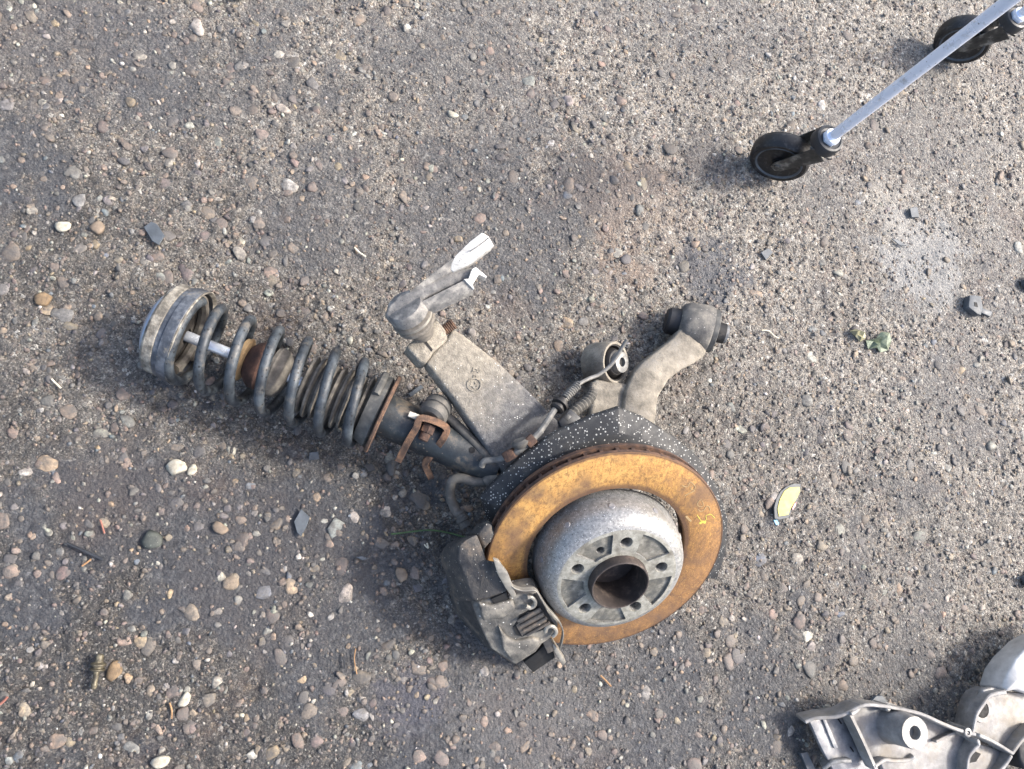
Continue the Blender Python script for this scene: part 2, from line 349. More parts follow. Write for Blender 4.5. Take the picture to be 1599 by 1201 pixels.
def wear_mask(a):
    """0 = dark oily asphalt, 1 = worn pale surface (towards the trolley)"""
    sep = a.n('ShaderNodeSeparateXYZ'); a.l(a.tc.outputs['Object'], sep.inputs[0])
    g = a.math('ADD', a.math('MULTIPLY', sep.outputs[0], .42), a.math('MULTIPLY', sep.outputs[1], .62))
    g = a.math('ADD', g, a.math('MULTIPLY', a.math('SUBTRACT', a.noise(3.2, 4, .55), .5), 1.15))
    g = a.math('ADD', g, a.math('MULTIPLY', a.math('SUBTRACT', a.noise(17, 4, .6), .5), .55))
    return a.mapr(g, -.12, .78, 0, 1)
def ground_mat():
    a = NT('worn_asphalt')
    m = wear_mask(a)
    base = a.mix(m, lin((80, 79, 78), .9), lin((172, 166, 157), .9))
    base = a.mix(a.mapr(a.noise(55, 6, .7), .42, .70), base, a.mix(m, lin((50, 49, 50), .9), lin((98, 94, 89), .9)))
    # grit: every cell its own grain
    wv = a.n('ShaderNodeVectorMath'); wv.operation = 'MULTIPLY_ADD'
    nz = a.n('ShaderNodeTexNoise'); nz.inputs['Scale'].default_value = 260; a.l(a.tc.outputs['Object'], nz.inputs['Vector'])
    a.l(nz.outputs['Color'], wv.inputs[0]); wv.inputs[1].default_value = (.004,)*3; a.l(a.tc.outputs['Object'], wv.inputs[2])
    v1 = a.voro(205, vec=wv.outputs[0])
    s1 = a.n('ShaderNodeSeparateColor'); a.l(v1.outputs['Color'], s1.inputs[0])
    pal = a.ramp(s1.outputs[0], [(0, lin((52, 50, 52))), (.22, lin((108, 100, 94))), (.42, lin((146, 137, 127))), (.58, lin((126, 115, 108))), (.72, lin((168, 154, 136))), (.86, lin((190, 182, 170))), (.95, lin((236, 232, 222))), (1, lin((250, 248, 240)))], 'CONSTANT')
    gm_ = a.math('MULTIPLY', a.mapr(s1.outputs[1], .35, .75, 0, 1), a.mapr(m, 0, 1, .30, .85))
    base = a.mix(gm_, base, pal)
    v2 = a.voro(620)
    s2 = a.n('ShaderNodeSeparateColor'); a.l(v2.outputs['Color'], s2.inputs[0])
    base = a.mix(a.math('MULTIPLY', a.mapr(s2.outputs[0], .80, .95), a.mapr(m, 0, 1, .16, .6)), base, lin((226, 222, 212)))
    base = a.mix(a.math('MULTIPLY', a.mapr(s2.outputs[1], .72, .95), .55), base, lin((44, 42, 44)))
    n1 = a.noise(420, 6, .75)
    base = a.mix(.75, base, a.ramp(n1, [(.32, (.10, .10, .105, 1)), (.5, (1.0, 1.0, .99, 1)), (.68, (2.1, 2.07, 2.02, 1))]), 'MULTIPLY')
    # binder and packed dirt fill whole areas
    at = a.n('ShaderNodeAttribute'); at.attribute_name = 'mud'; mu = at.outputs['Fac']
    mudc = a.ramp(a.noise(95, 8, .72), [(.30, lin((42, 44, 49))), (.46, lin((72, 74, 80))), (.60, lin((96, 98, 102))), (.72, lin((178, 178, 178)))])
    base = a.mix(a.math('MULTIPLY', mu, a.mapr(m, 0, 1, .82, .35)), base, mudc)
    # brownish and bluish stains, chalky patches, other darker and paler spots
    base = a.mix(a.mapr(a.noise(6, 5, .6, a.vec(loc=(3, 1, 0))), .56, .72, 0, .3), base, a.mix(.5, base, lin((150, 112, 88))))
    base = a.mix(a.mapr(a.noise(9, 5, .65, a.vec(loc=(7, 2, 0))), .58, .70, 0, .5), base, lin((74, 78, 88)))
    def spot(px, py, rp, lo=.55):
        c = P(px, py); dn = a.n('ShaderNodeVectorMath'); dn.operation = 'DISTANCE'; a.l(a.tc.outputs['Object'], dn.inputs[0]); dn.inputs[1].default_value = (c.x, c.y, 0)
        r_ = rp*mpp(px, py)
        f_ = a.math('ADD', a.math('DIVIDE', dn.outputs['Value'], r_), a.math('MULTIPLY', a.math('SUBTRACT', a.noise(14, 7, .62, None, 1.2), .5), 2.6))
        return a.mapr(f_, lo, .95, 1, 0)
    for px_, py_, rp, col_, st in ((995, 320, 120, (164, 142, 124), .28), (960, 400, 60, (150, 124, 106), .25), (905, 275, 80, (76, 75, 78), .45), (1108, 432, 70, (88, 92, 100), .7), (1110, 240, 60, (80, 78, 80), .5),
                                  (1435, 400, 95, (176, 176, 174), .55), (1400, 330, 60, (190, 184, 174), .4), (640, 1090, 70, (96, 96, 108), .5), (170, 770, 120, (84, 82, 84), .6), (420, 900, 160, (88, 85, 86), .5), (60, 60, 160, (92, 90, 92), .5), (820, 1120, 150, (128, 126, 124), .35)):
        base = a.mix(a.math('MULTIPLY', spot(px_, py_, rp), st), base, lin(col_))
    hb = a.math('ADD', a.math('MULTIPLY', v1.outputs['Distance'], -1.2), a.math('MULTIPLY', n1, 1.6))
    nb = a.bump(hb, 1.0, .0040)
    return a.out(base, a.mapr(n1, .3, .7, .42, .80), 0, nb, .5)
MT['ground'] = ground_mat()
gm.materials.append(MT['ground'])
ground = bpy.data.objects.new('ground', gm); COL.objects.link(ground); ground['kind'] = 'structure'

# ---- stones set in the surface
PAL = [((148, 126, 108), 20), ((126, 110, 98), 16), ((126, 107, 98), 10), ((168, 142, 114), 13), ((172, 144, 106), 6), ((150, 148, 142), 13),
       ((112, 108, 108), 12), ((192, 184, 166), 7), ((214, 209, 196), 4), ((112, 126, 140), 3), ((150, 125, 106), 5), ((92, 90, 92), 8)]
PC = np.array([lin(c, .68)[:3] for c, _ in PAL])*(1.0, .99, .95)
PC = PC*.68+PC.mean(1, keepdims=True)*.32; PW = np.array([w_ for _, w_ in PAL], float); PW /= PW.sum()
def stone_mat(name, attr):
    a = NT(name)
    if attr:
        x = a.n('ShaderNodeAttribute'); x.attribute_name = 'stone_colour'; c = x.outputs['Color']
    else:
        x = a.n('ShaderNodeObjectInfo'); c = x.outputs['Color']
    geo = a.n('ShaderNodeNewGeometry')
    def nz(sc, d=5):
        t = a.n('ShaderNodeTexNoise'); t.inputs['Scale'].default_value = sc; t.inputs['Detail'].default_value = d; t.inputs['Roughness'].default_value = .65
        a.l(geo.outputs['Position'], t.inputs['Vector']); return t.outputs[0]
    f = nz(260, 6)
    col = a.mix(.85, c, a.ramp(f, [(.3, (.38, .37, .36, 1)), (.5, (1, 1, 1, 1)), (.72, (1.6, 1.57, 1.5, 1))]), 'MULTIPLY')
    col = a.mix(a.mapr(nz(70, 6), .37, .60, 0.08, .88), col, lin((86, 83, 80), .85))
    col = a.mix(a.mapr(nz(620, 3), .62, .72, 0, .5), col, lin((60, 56, 54)))
    return a.out(col, a.mapr(f, .3, .7, .45, .8), 0, a.bump(nz(330, 6), .7, .0016), .5)
MT['stone'] = stone_mat('embedded_stone', False); MT['stone_attr'] = stone_mat('embedded_small_stone', True)

def ico(sub):
    b = bmesh.new(); bmesh.ops.create_icosphere(b, subdivisions=sub, radius=1)
    v = np.array([x.co[:] for x in b.verts]); f = np.array([[x.index for x in fc.verts] for fc in b.faces], np.int32); b.free(); return v, f
ICO1, ICO2 = ico(1), ico(2)
def stone_shape(base, rng, ang=.22):
    v = base[0].copy()
    th = np.arctan2(v[:, 1], v[:, 0]); p = rng.uniform(0, 6.28, 4)
    v[:, :2] *= (1+.13*np.cos(2*th+p[0])+.11*np.cos(3*th+p[1])+.06*np.cos(5*th+p[2]))[:, None]
    for k in range(8):                                # planar chips make it angular; a worn flat on top
        d = rng.normal(size=3)*(1, 1, .6); d /= np.linalg.norm(d); lim = rng.uniform(.5, .9)
        if k == 0: d = np.array([rng.normal()*.12, rng.normal()*.12, 1]); d /= np.linalg.norm(d); lim = .6
        s = v@d; over = np.clip(s-lim, 0, None); v -= np.outer(over*rng.uniform(.6, .95), d)
    v *= 1+rng.normal(size=(len(v), 1))*ang*.3
    return v
VAR1 = [stone_shape(ICO1, RNG) for _ in range(24)]; VAR2 = [stone_shape(ICO2, RNG, .12) for _ in range(14)]
# candidates over the whole dense patch; size falls off as a power law
N_BIG, N_MID, N_SMALL = 7800, 44000, 9000
def scatter(n, lo, hi, pw):
    x = RNG.uniform(X0+.01, X1-.02, n); y = RNG.uniform(Y0+.01, Y1-.02, n)
    s = lo*(1-RNG.random(n)*(1-(lo/hi)**pw))**(-1/pw)
    return x, y, s
bx, by, bs = scatter(N_BIG, .0042, .0135, 2.7)        # half sizes
# fewer big pebbles where the surface is worn (towards the trolley)
wv = .42*bx+.62*by+(vnoise(bx, by, .3, 21)-.5)*.8
keep = RNG.random(N_BIG) < np.clip(1.25-.85*wv, .42, 1)*(1-.2*mud(bx, by))
bx, by, bs = bx[keep], by[keep], bs[keep]
# what shows largest in the photo: half size / distance, and inside the frame
rel = np.stack([bx, by, -H+0*bx], -1)
Mx = np.array([xc[:], yc[:], zc[:]])                  # rows: world axes in camera coordinates
cc = rel@Mx                                           # world -> camera
px = CX+F*cc[:, 0]/-cc[:, 2]; py = CY-F*cc[:, 1]/-cc[:, 2]
show = np.where((px > -5) & (px < 1604) & (py > -5) & (py < 1206), bs*F/-cc[:, 2], 0)
order = np.argsort(-show)
def pick_cols(n):
    c = PC[RNG.choice(len(PC), n, p=PW)]
    return np.clip(c*RNG.uniform(.75, 1.25, (n, 1))*RNG.uniform(.94, 1.06, (n, 3)), 0, .95)
bc = pick_cols(len(bx))
big_meshes = []
for k, v in enumerate(VAR2):
    me = np_mesh('stone', v.astype(np.float32), ICO2[1]); me.materials.append(MT['stone']); big_meshes.append(me)
bz = gheight(bx, by)
for i in order[:300]:
    o = bpy.data.objects.new('stone', big_meshes[int(RNG.integers(len(big_meshes)))]); COL.objects.link(o); o.parent = ground
    s = float(bs[i]); el = RNG.uniform(.62, 1.0)
    o.scale = (s*1.12, s*el*1.12, s*RNG.uniform(.34, .46))
    o.rotation_euler = (RNG.normal()*.10, RNG.normal()*.10, RNG.uniform(0, 6.28))
    o.location = (bx[i], by[i], bz[i]+s*RNG.uniform(-.17, -.04))
    o.color = (*bc[i], 1)
def stone_mass(name, groups):
    V, Fc, Cc, off = [], [], [], 0
    for (x, y, s, col, var, faces, sink) in groups:
        n = len(x); nv = len(var[0])
        vid = RNG.integers(len(var), size=n); base = np.stack(var)[vid]           # n,nv,3
        el = RNG.uniform(.55, 1.0, n); th = RNG.uniform(0, 6.283, n); fl = RNG.uniform(.34, .62, n)
        b = base*np.stack([s*1.1, s*el*1.1, s*fl], -1)[:, None, :]
        c_, s_ = np.cos(th)[:, None], np.sin(th)[:, None]
        tx, ty = RNG.normal(size=(2, n, 1))*.18
        bxx = b[..., 0]*c_-b[..., 1]*s_; byy = b[..., 0]*s_+b[..., 1]*c_
        bzz = b[..., 2]+tx*bxx+ty*byy
        z = gheight(x, y)+gfine(x, y)*.5+s*RNG.uniform(sink[0], sink[1], n)
        V.append(np.stack([bxx+x[:, None], byy+y[:, None], bzz+z[:, None]], -1).reshape(-1, 3))
        Fc.append((faces[None]+(np.arange(n)*nv)[:, None, None]).reshape(-1, 3)+off); off += n*nv
        Cc.append(np.repeat(col, nv, 0))
    V = np.concatenate(V).astype(np.float32); Fc = np.concatenate(Fc).astype(np.int32); Cc = np.concatenate(Cc)
    me = np_mesh(name, V, Fc)
    at = me.color_attributes.new('stone_colour', 'FLOAT_COLOR', 'POINT')
    at.data.foreach_set('color', np.concatenate([Cc, np.ones((len(Cc), 1))], 1).astype(np.float32).ravel())
    me.materials.append(MT['stone_attr'])
    o = bpy.data.objects.new(name, me); COL.objects.link(o); o.parent = ground; o['kind'] = 'stuff'
    return o
rest = order[300:]
def thin(x, y, s_): k_ = RNG.random(len(x)) > .5*mud(x, y); return x[k_], y[k_], s_[k_]
mx_, my_, ms_ = thin(*scatter(N_MID, .0022, .0048, 2.0))
sx_, sy_, ss_ = thin(*scatter(N_SMALL, .0011, .0023, 2.0))
sc_ = pick_cols(len(sx_)); pale = RNG.random(len(sx_)) < .12; sc_[pale] = np.array(lin((222, 218, 206), .85)[:3])*RNG.uniform(.7, 1.05, (pale.sum(), 1))
stone_mass('small_stones', [(bx[rest], by[rest], bs[rest], bc[rest], VAR2, ICO2[1], (-.18, -.02)),
                            (mx_, my_, ms_, pick_cols(len(mx_)), VAR1, ICO1[1], (-.25, .2)),
                            (sx_, sy_, ss_, sc_, VAR1, ICO1[1], (-.2, .35))])
def GZ(p): return float(gheight(np.array([p.x]), np.array([p.y]))[0])
def G(px, py, up=0.0):
    p = P(px, py, 0); return Vector((p.x, p.y, GZ(p)+up))

# ================================================================== SUSPENSION CORNER
susp = thing('suspension_corner', 'dirty car suspension corner with rusty brake disc, coil spring strut and cut control arms', 'car part', P(860, 800, 0))

# ---- disc frame
TILT, MINOR = R(44.2), Vector((.40, -.916, 0))       # disc normal leans this far from the line of sight, that way in the picture
vc = Vector((-(948-CX), 868-CY, F)).normalized()
mc = (MINOR-vc*MINOR.dot(vc)).normalized()
ncam = (vc*math.cos(TILT)+mc*math.sin(TILT)).normalized()
DN = Vector((xc.dot(ncam), yc.dot(ncam), zc.dot(ncam))).normalized()
DC = CAM + ray(948, 868)*(1.012/F)
RD = .1612
_, DU, DV = basis(DN)
def D(px, py, off=0.0): return PP(px, py, DC+DN*off, DN)

def disc_mat():
    a = NT('rusty_disc_face')
    mp = a.n('ShaderNodeMapping'); a.l(a.tc.outputs['Object'], mp.inputs[0]); mp.inputs['Scale'].default_value = (1, .34, 1)
    sep = a.n('ShaderNodeSeparateXYZ'); a.l(a.tc.outputs['Object'], sep.inputs[0])
    # heavier bright rust on the half towards the strut, browner towards the low edge
    g = a.math('ADD', a.math('MULTIPLY', a.math('SUBTRACT', sep.outputs[1], DC.y-.03), 4.5), a.math('MULTIPLY', a.math('SUBTRACT', sep.outputs[0], DC.x), -3.0))
    f = a.math('ADD', a.noise(85, 8, .75, mp.outputs[0], .6), a.math('MULTIPLY', g, .25))
    col = a.ramp(f, [(.24, lin((92, 72, 58))), (.38, lin((134, 100, 68))), (.50, lin((158, 118, 74))), (.62, lin((188, 142, 80))), (.85, lin((208, 166, 100)))])
    col = a.mix(a.mapr(a.noise(170, 8, .9, mp.outputs[0]), .49, .57, 0, .75), col, lin((112, 82, 54)))
    col = a.mix(a.mapr(a.noise(520, 5, .8), .55, .66, 0, .6), col, lin((226, 180, 104)))
    col = a.mix(a.mapr(a.noise(13, 4, .6), .50, .64, 0, .75), col, lin((106, 84, 68)))
    dn = a.n('ShaderNodeVectorMath'); dn.operation = 'DISTANCE'; a.l(a.tc.outputs['Object'], dn.inputs[0]); dn.inputs[1].default_value = DC
    rr = a.math('ADD', dn.outputs['Value'], a.math('MULTIPLY', a.math('SUBTRACT', a.noise(60, 4), .5), .006))
    rg = a.n('ShaderNodeTexNoise'); rg.noise_dimensions = '1D'; rg.inputs['Scale'].default_value = 900; rg.inputs['Detail'].default_value = 3; a.l(dn.outputs['Value'], rg.inputs['W'])
    col = a.mix(a.mapr(rg.outputs[0], .5, .75, 0, .25), col, lin((110, 80, 56)))           # scoring from the pads
    col = a.mix(a.mapr(rr, .1565, .1600, 0, .8), col, lin((96, 72, 58)))                   # unswept lip
    col = a.mix(a.mapr(rr, .1165, .1120, 0, .75), col, lin((92, 70, 58)))
    return a.out(col, a.mapr(f, .3, .7, .6, .85), 0, a.bump(a.noise(420, 6, .7), .5, .0009), .35)
MT['disc_face'] = disc_mat()
def hat_mat():
    a = NT('weathered_hat')
    f = a.noise(260, 8, .75)
    col = a.ramp(f, [(.3, lin((112, 113, 114))), (.5, lin((152, 152, 150))), (.7, lin((188, 187, 183)))])
    col = a.mix(a.mapr(a.noise(22, 7, .7), .50, .74, 0, .6), col, lin((112, 106, 92)))
    vo = a.voro(520); s = a.n('ShaderNodeSeparateColor'); a.l(vo.outputs['Color'], s.inputs[0])
    col = a.mix(a.math('LESS_THAN', vo.outputs['Distance'], a.mapr(s.outputs[0], .45, 1, 0, .36)), col, lin((72, 70, 66)))
    col = a.mix(a.math('LESS_THAN', vo.outputs['Distance'], a.mapr(s.outputs[1], .6, 1, 0, .28)), col, lin((240, 240, 236)))
    return a.out(col, a.mapr(f, .3, .7, .32, .62), .45, a.bump(a.noise(600, 5, .7), .4, .0007))
MT['hat'] = hat_mat()
MT['hat_pad'] = mat('hat_pad', [(0, (118, 116, 106)), (.5, (146, 144, 134)), (1, (172, 170, 160))], 150, (.55, .75), .15, .4, 400, dust=((108, 104, 94), 45, .52, .70), specks=(420, .2, (90, 86, 78)))
MT['hat_grime'] = mat('hat_grime', [(0, (74, 73, 68)), (.45, (112, 109, 100)), (1, (158, 154, 143))], 75, (.6, .8), .1, .4, 400, dust=((84, 84, 80), 38, .46, .60))
MT['bore_steel'] = mat('bore_steel', [(0, (46, 41, 40)), (.6, (70, 62, 58)), (1, (112, 98, 88))], 60, (.6, .8), .2, .4, 350)

b = MB(); b.lathe(DC, DN, [(-.007, RD-.0012), (-.0008, RD-.0004), (0, RD-.0016), (0, .1085), (-.0008, .1072), (-.007, .107)], 128, closed=True)
disc = b.build('brake_disc', 'disc_face', susp)
disc['label'] = 'orange rusted vented brake disc'
b = MB(); b.lathe(DC, DN, [(-.0236, RD-.001), (-.0172, RD-.0004), (-.0172, .107), (-.0236, .107)], 128, closed=True)
b.build('back_plate', 'rust_dark', disc)
b = MB(); b.lathe(DC, DN, [(-.0172, .135), (-.007, .135), (-.007, .132), (-.0172, .132)], 96, closed=True)
b.build('vent_core', 'vent_dark', disc)
b = MB()
for k in range(48):
    t = 2*math.pi*k/48; rd = DU*math.cos(t)+DV*math.sin(t); tg = DN.cross(rd)
    b.box(DC+rd*.1412-DN*.0121, rd*.0165, tg*.0022, DN*.0052)
b.build('vane', 'rust_dark', disc)
b = MB(); b.lathe(DC, DN, [(0.0004, RD-.0016), (-.0035, RD-.0002), (-.0072, RD-.0002), (-.0072, RD-.003), (-.0035, RD-.003)], 128, closed=True)
b.build('rim_edge', 'rust_dark', disc)

# hat: closed lathe, holes and recesses cut out
b = MB()
b.lathe(DC, DN, [(-.012, .0985), (.010, .0977), (.021, .0964), (.0305, .0935), (.0375, .0888), (.0420, .0832), (.0443, .0780), (.0450, .0738),
                 (.0450, .0385), (.030, .0385), (.030, .066), (.022, .083), (-.012, .089)], 160, closed=True)
hat = b.build('hat', 'hat', disc, 28)
HOLES = [(985, 842), (1041, 880), (995, 942), (918, 947), (908, 885)]
hc = DC+DN*.045
angs = []
for k, (hx, hy) in enumerate(HOLES):
    d = D(hx, hy, .045)-hc; angs.append(math.atan2(d.dot(DV), d.dot(DU)))
sgn = 1 if math.sin(angs[1]-angs[0]) > 0 else -1
res = [angs[k]-sgn*k*2*math.pi/5 for k in range(5)]
A0 = math.atan2(sum(math.sin(x) for x in res), sum(math.cos(x) for x in res))
def dp(ang, r, off): return DC+DN*off+(DU*math.cos(ang)+DV*math.sin(ang))*r
cb = MB()
for k in range(5):
    a_ = A0+sgn*k*2*math.pi/5
    cb.lathe(dp(a_, .0585, .020), DN, [(0, .0076), (.0236, .0076), (.03, .0105)], 24)
    m_ = a_+sgn*math.pi/5; hw = R(20.5)
    arc_o = [dp(m_+hw*(-1+2*j/8), .0735, .06) for j in range(9)]; arc_i = [dp(m_+hw*.72*(1-2*j/8), .0440, .06) for j in range(9)]
    cb.prism(arc_o+arc_i, -DN*.0184, .0)
cut = cb.build('cutter', 'hat')
pin_a = A0-sgn*math.pi/5*0.95
cb = MB(); cb.lathe(dp(pin_a, .0535, .020), DN, [(0, .0055), (.03, .0055)], 16); cut2 = cb.build('cutter', 'hat')
for c_ in (cut, cut2):
    md = hat.modifiers.new('cut', 'BOOLEAN'); md.operation = 'DIFFERENCE'; md.solver = 'EXACT'; md.object = c_
dg = bpy.context.evaluated_depsgraph_get()
nm = bpy.data.meshes.new_from_object(hat.evaluated_get(dg)); hat.modifiers.clear(); hat.data = nm
nm.shade_smooth(); nm.set_sharp_from_angle(angle=R(28))
for c_ in (cut, cut2): bpy.data.objects.remove(c_)
nm.materials.clear(); nm.materials.append(MT['hat']); nm.materials.append(MT['hat_grime']); nm.materials.append(MT['hat_pad'])
for f in nm.polygons:                                # grime sits on the cast floors between the wheel bolt pads
    hgt = (f.center-DC).dot(DN); f.material_index = 1 if (.0400 < hgt < .0446 and f.normal.dot(DN) > .99 and ((f.center-DC)-DN*hgt).length < .0735) else (2 if hgt > .0443 else 0)
b = MB(); b.lathe(DC, DN, [(.006, .0384), (.054, .0382), (.0575, .0375), (.0582, .0366), (.0578, .0355), (.054, .0348), (.006, .0340)], 80, closed=True)
b.build('hub_bore', 'bore_steel', disc)
b = MB(); b.lathe(DC, DN, [(.004, .085), (.012, .085)], 64); b.build('hub_flange', 'vent_dark', disc)
b = MB(); b.lathe(DC, DN, [(.0122, .0345), (.0136, .033)], 48); b.build('hub_face', 'bore_steel', disc)
for k in range(10):
    t = A0+2*math.pi*(k+.3)/10; rd = DU*math.cos(t)+DV*math.sin(t)
    b = MB(); b.lathe(DC+DN*.0185+rd*.0945, (rd+DN*.25), [(0, .0042), (.0024, .0042), (.0030, .0036)], 14); b.build('rivet', 'alloy_grey', disc)
# chalk marks 'BJ  0G  5' on the disc face
def stroke(pts, wd, material, name='chalk_mark'):
    b = MB(); b.tube([D(x, y, .0001) for x, y in pts], 0, sub=4, rect=(.0005, wd), up=DN); return b.build(name, material, disc)
cx_ = lambda x, y: (1040+x/10.92, 730+y/10.92)
stroke([cx_(*p) for p in ((270, 300), (310, 325), (370, 325), (410, 250), (470, 290), (500, 350), (440, 385), (415, 345), (450, 320))], .0011, 'chalk_pale')
stroke([cx_(*p) for p in ((490, 395), (400, 440), (320, 480))], .0013, 'chalk_pale')
stroke([cx_(*p) for p in ((610, 540), (545, 590), (540, 650), (600, 670), (640, 630), (610, 570))], .0010, 'chalk_pale')
stroke([cx_(*p) for p in ((545, 715), (590, 750), (650, 720), (690, 660), (740, 680), (750, 740))], .0012, 'chalk_pale')
stroke([cx_(*p) for p in ((530, 810), (570, 870), (620, 930), (690, 890), (680, 830), (760, 800), (830, 860))], .0009, 'chalk_yellow')
stroke([cx_(*p) for p in ((575, 960), (620, 925), (675, 945))], .0036, 'chalk_yellow')
stroke([cx_(*p) for p in ((340, 830), (385, 880), (430, 920))], .0028, 'chalk_pale')

# ---- splash shield behind the disc
SH = [(760, 812), (750, 776), (782, 743), (822, 706), (868, 675), (920, 652), (966, 637), (1004, 652), (1052, 682), (1092, 716), (1122, 762), (1137, 812), (1134, 862), (1120, 905)]
outer, inner_ = [], []
for i, (sx0, sy0) in enumerate(SH):
    off = -.052 if i not in (0, 1) else -.046
    po = D(sx0, sy0, off)
    d = po-DC; d -= DN*d.dot(DN); rr = d.length
    outer.append(po); inner_.append(DC+d.normalized()*.135-DN*.030)
def offs(l, k): return [p-DN*k for p in l]
b = MB(); n_ = len(SH); vsh, fsh = [], []
mid = [o_*.55+i_*.45+DN*.006 for o_, i_ in zip(outer, inner_)]
rows = [inner_, mid, outer, [o_-DN*.008+(o_-DC).normalized()*-.001 for o_ in outer], offs(mid, .003), offs(inner_, .003)]
for r_ in rows: vsh += r_
for k in range(len(rows)):
    k2 = (k+1) % len(rows)
    for i in range(n_-1): fsh.append([k*n_+i, k*n_+i+1, k2*n_+i+1, k2*n_+i])
fsh += [[k*n_ for k in range(6)], [k*n_+n_-1 for k in range(6)]]
b.raw(vsh, fsh, .0012, 1); shield = b.build('splash_shield', 'shield_black', susp, 20)

# ---- hub carrier behind the disc, mostly hidden
b = MB(); b.lathe(DC, DN, [(-.026, .062), (-.05, .066), (-.085, .052), (-.092, .03)], 40)
carrier = b.build('hub_carrier', 'alloy_grey', susp)
b = MB()
b.tube([DC-DN*.06+DU*.0, DC-DN*.06+(P(965, 690, .07)-(DC-DN*.06))*.6, P(965, 680, .07)], .03, 12)
b.tube([DC-DN*.07, P(850, 760, .09), P(800, 742, .085)], .032, 12)
b.build('carrier_web', 'alloy_grey', carrier)

# ---- tall knuckle arm
ARM = [(665, 566, .150), (680, 546, .150), (697, 530, .150), (707, 512, .148), (724, 522, .147), (780, 566, .142), (830, 614, .135), (858, 643, .130), (884, 668, .124),
       (890, 720, .112), (840, 750, .108), (790, 742, .115), (768, 712, .122), (740, 668, .132), (712, 627, .140)]
arm_top = [P(*t) for t in ARM]
VD = Vector((0, 0, -1))
def arm_mat():
    a = NT('dusty_knuckle')
    sep = a.n('ShaderNodeSeparateXYZ'); a.l(a.tc.outputs['Object'], sep.inputs[0])
    p0, p1 = P(700, 540, .14), P(820, 690, .12)
    d = (p1-p0); L2 = d.x*d.x+d.y*d.y
    t = a.math('ADD', a.math('MULTIPLY', a.math('SUBTRACT', sep.outputs[0], p0.x), d.x/L2), a.math('MULTIPLY', a.math('SUBTRACT', sep.outputs[1], p0.y), d.y/L2))
    e = Vector((d.y, -d.x))
    f = a.math('ADD', t, a.math('MULTIPLY', a.math('SUBTRACT', a.noise(22, 5, .6), .5), .9))
    clean = a.mapr(f, .25, .75, 0, 1)
    n1 = a.noise(140, 7, .7)
    dust = a.ramp(n1, [(.3, lin((112, 106, 96))), (.5, lin((140, 133, 120))), (.7, lin((168, 160, 145)))])
    grey = a.ramp(n1, [(.3, lin((72, 72, 74))), (.5, lin((94, 94, 95))), (.7, lin((124, 122, 120)))])
    col = a.mix(clean, dust, grey)
    vo = a.voro(300); s = a.n('ShaderNodeSeparateColor'); a.l(vo.outputs['Color'], s.inputs[0])
    col = a.mix(a.math('LESS_THAN', vo.outputs['Distance'], a.mapr(s.outputs[0], .75, 1, 0, .22)), col, lin((222, 222, 218)))
    hb = a.noise(210, 3, .55, None, 1.6)
    col = a.mix(a.mapr(hb, .36, .46, .18, 0), col, lin((96, 92, 86)))
    return a.out(col, .82, .05, a.bump(hb, .7, .0022))
MT['knuckle'] = arm_mat()
b = MB(); b.prism(arm_top, VD*.032, .0050, 3)
karm = b.build('knuckle_arm', 'knuckle', susp, 50)
b = MB(); b.prism([P(x, y, .153) for x, y in ((634, 541), (657, 521), (681, 498), (695, 513), (700, 530), (678, 549), (666, 567), (656, 566))], VD*.036, .003, 2)
b.build('clamp_block', 'knuckle', karm, 50)
b = MB(); b.prism([P(x, y, .1538) for x, y in ((655, 526), (658, 523), (676, 546), (674, 549))], VD*.004); b.build('clamp_slit', 'pad_black', karm)
b = MB(); b.tube([P(688, 520, .140), P(709, 505, .147)], .0068, 14, sub=1)
bolt_ = b.build('pinch_bolt', 'rust', karm)
b = MB()
for k in range(6):
    q_ = P(694+k*2.6, 515.5-k*1.85, .142+k*.0009); b.lathe(q_, P(709, 505, .147)-P(688, 520, .140), [(-.0006, .0069), (0, .0078), (.0006, .0069)], 14)
b.build('thread', 'rust', karm)
# cast emblem and mark on the arm face (same place, plain relief)
arm_n = (arm_top[5]-arm_top[0]).cross(arm_top[14]-arm_top[0]).normalized()
if arm_n.z < 0: arm_n = -arm_n
AP = sum((arm_top[i] for i in (0, 5, 6, 13, 14)), Vector())/5
def AF(px, py, up=.0): return PP(px, py, AP+arm_n*up, arm_n)
def arm_strip(pts, wd, closed=False, h=.0007):
    b = MB(); pp = [AF(x, y, .0000) for x, y in pts]; b.tube(pp, 0, sub=4, rect=(h, wd), up=arm_n); return b
ez = lambda x, y: (700+x/15.01, 560+y/15.01)
ring = [ez(605+165*math.cos(t), 615+150*math.sin(t)) for t in [2*math.pi*k/20 for k in range(21)]]
arm_strip(ring, .0014).build('cast_emblem', 'knuckle', karm, 50)
for s_ in ([(560, 640), (600, 690), (670, 670), (700, 620)], [(620, 570), (650, 560), (640, 600)], [(500, 640), (540, 630)]):
    arm_strip([ez(*p) for p in s_], .0012).build('cast_mark', 'knuckle', karm, 50)
for s_ in ([(590, 200), (570, 320)], [(640, 240), (700, 270), (720, 230)], [(600, 300), (680, 300), (720, 340)], [(740, 220), (730, 330)], [(600, 380), (600, 450)], [(650, 390), (655, 450)]):
    arm_strip([ez(*p) for p in s_], .0011).build('cast_mark', 'knuckle', karm, 50)

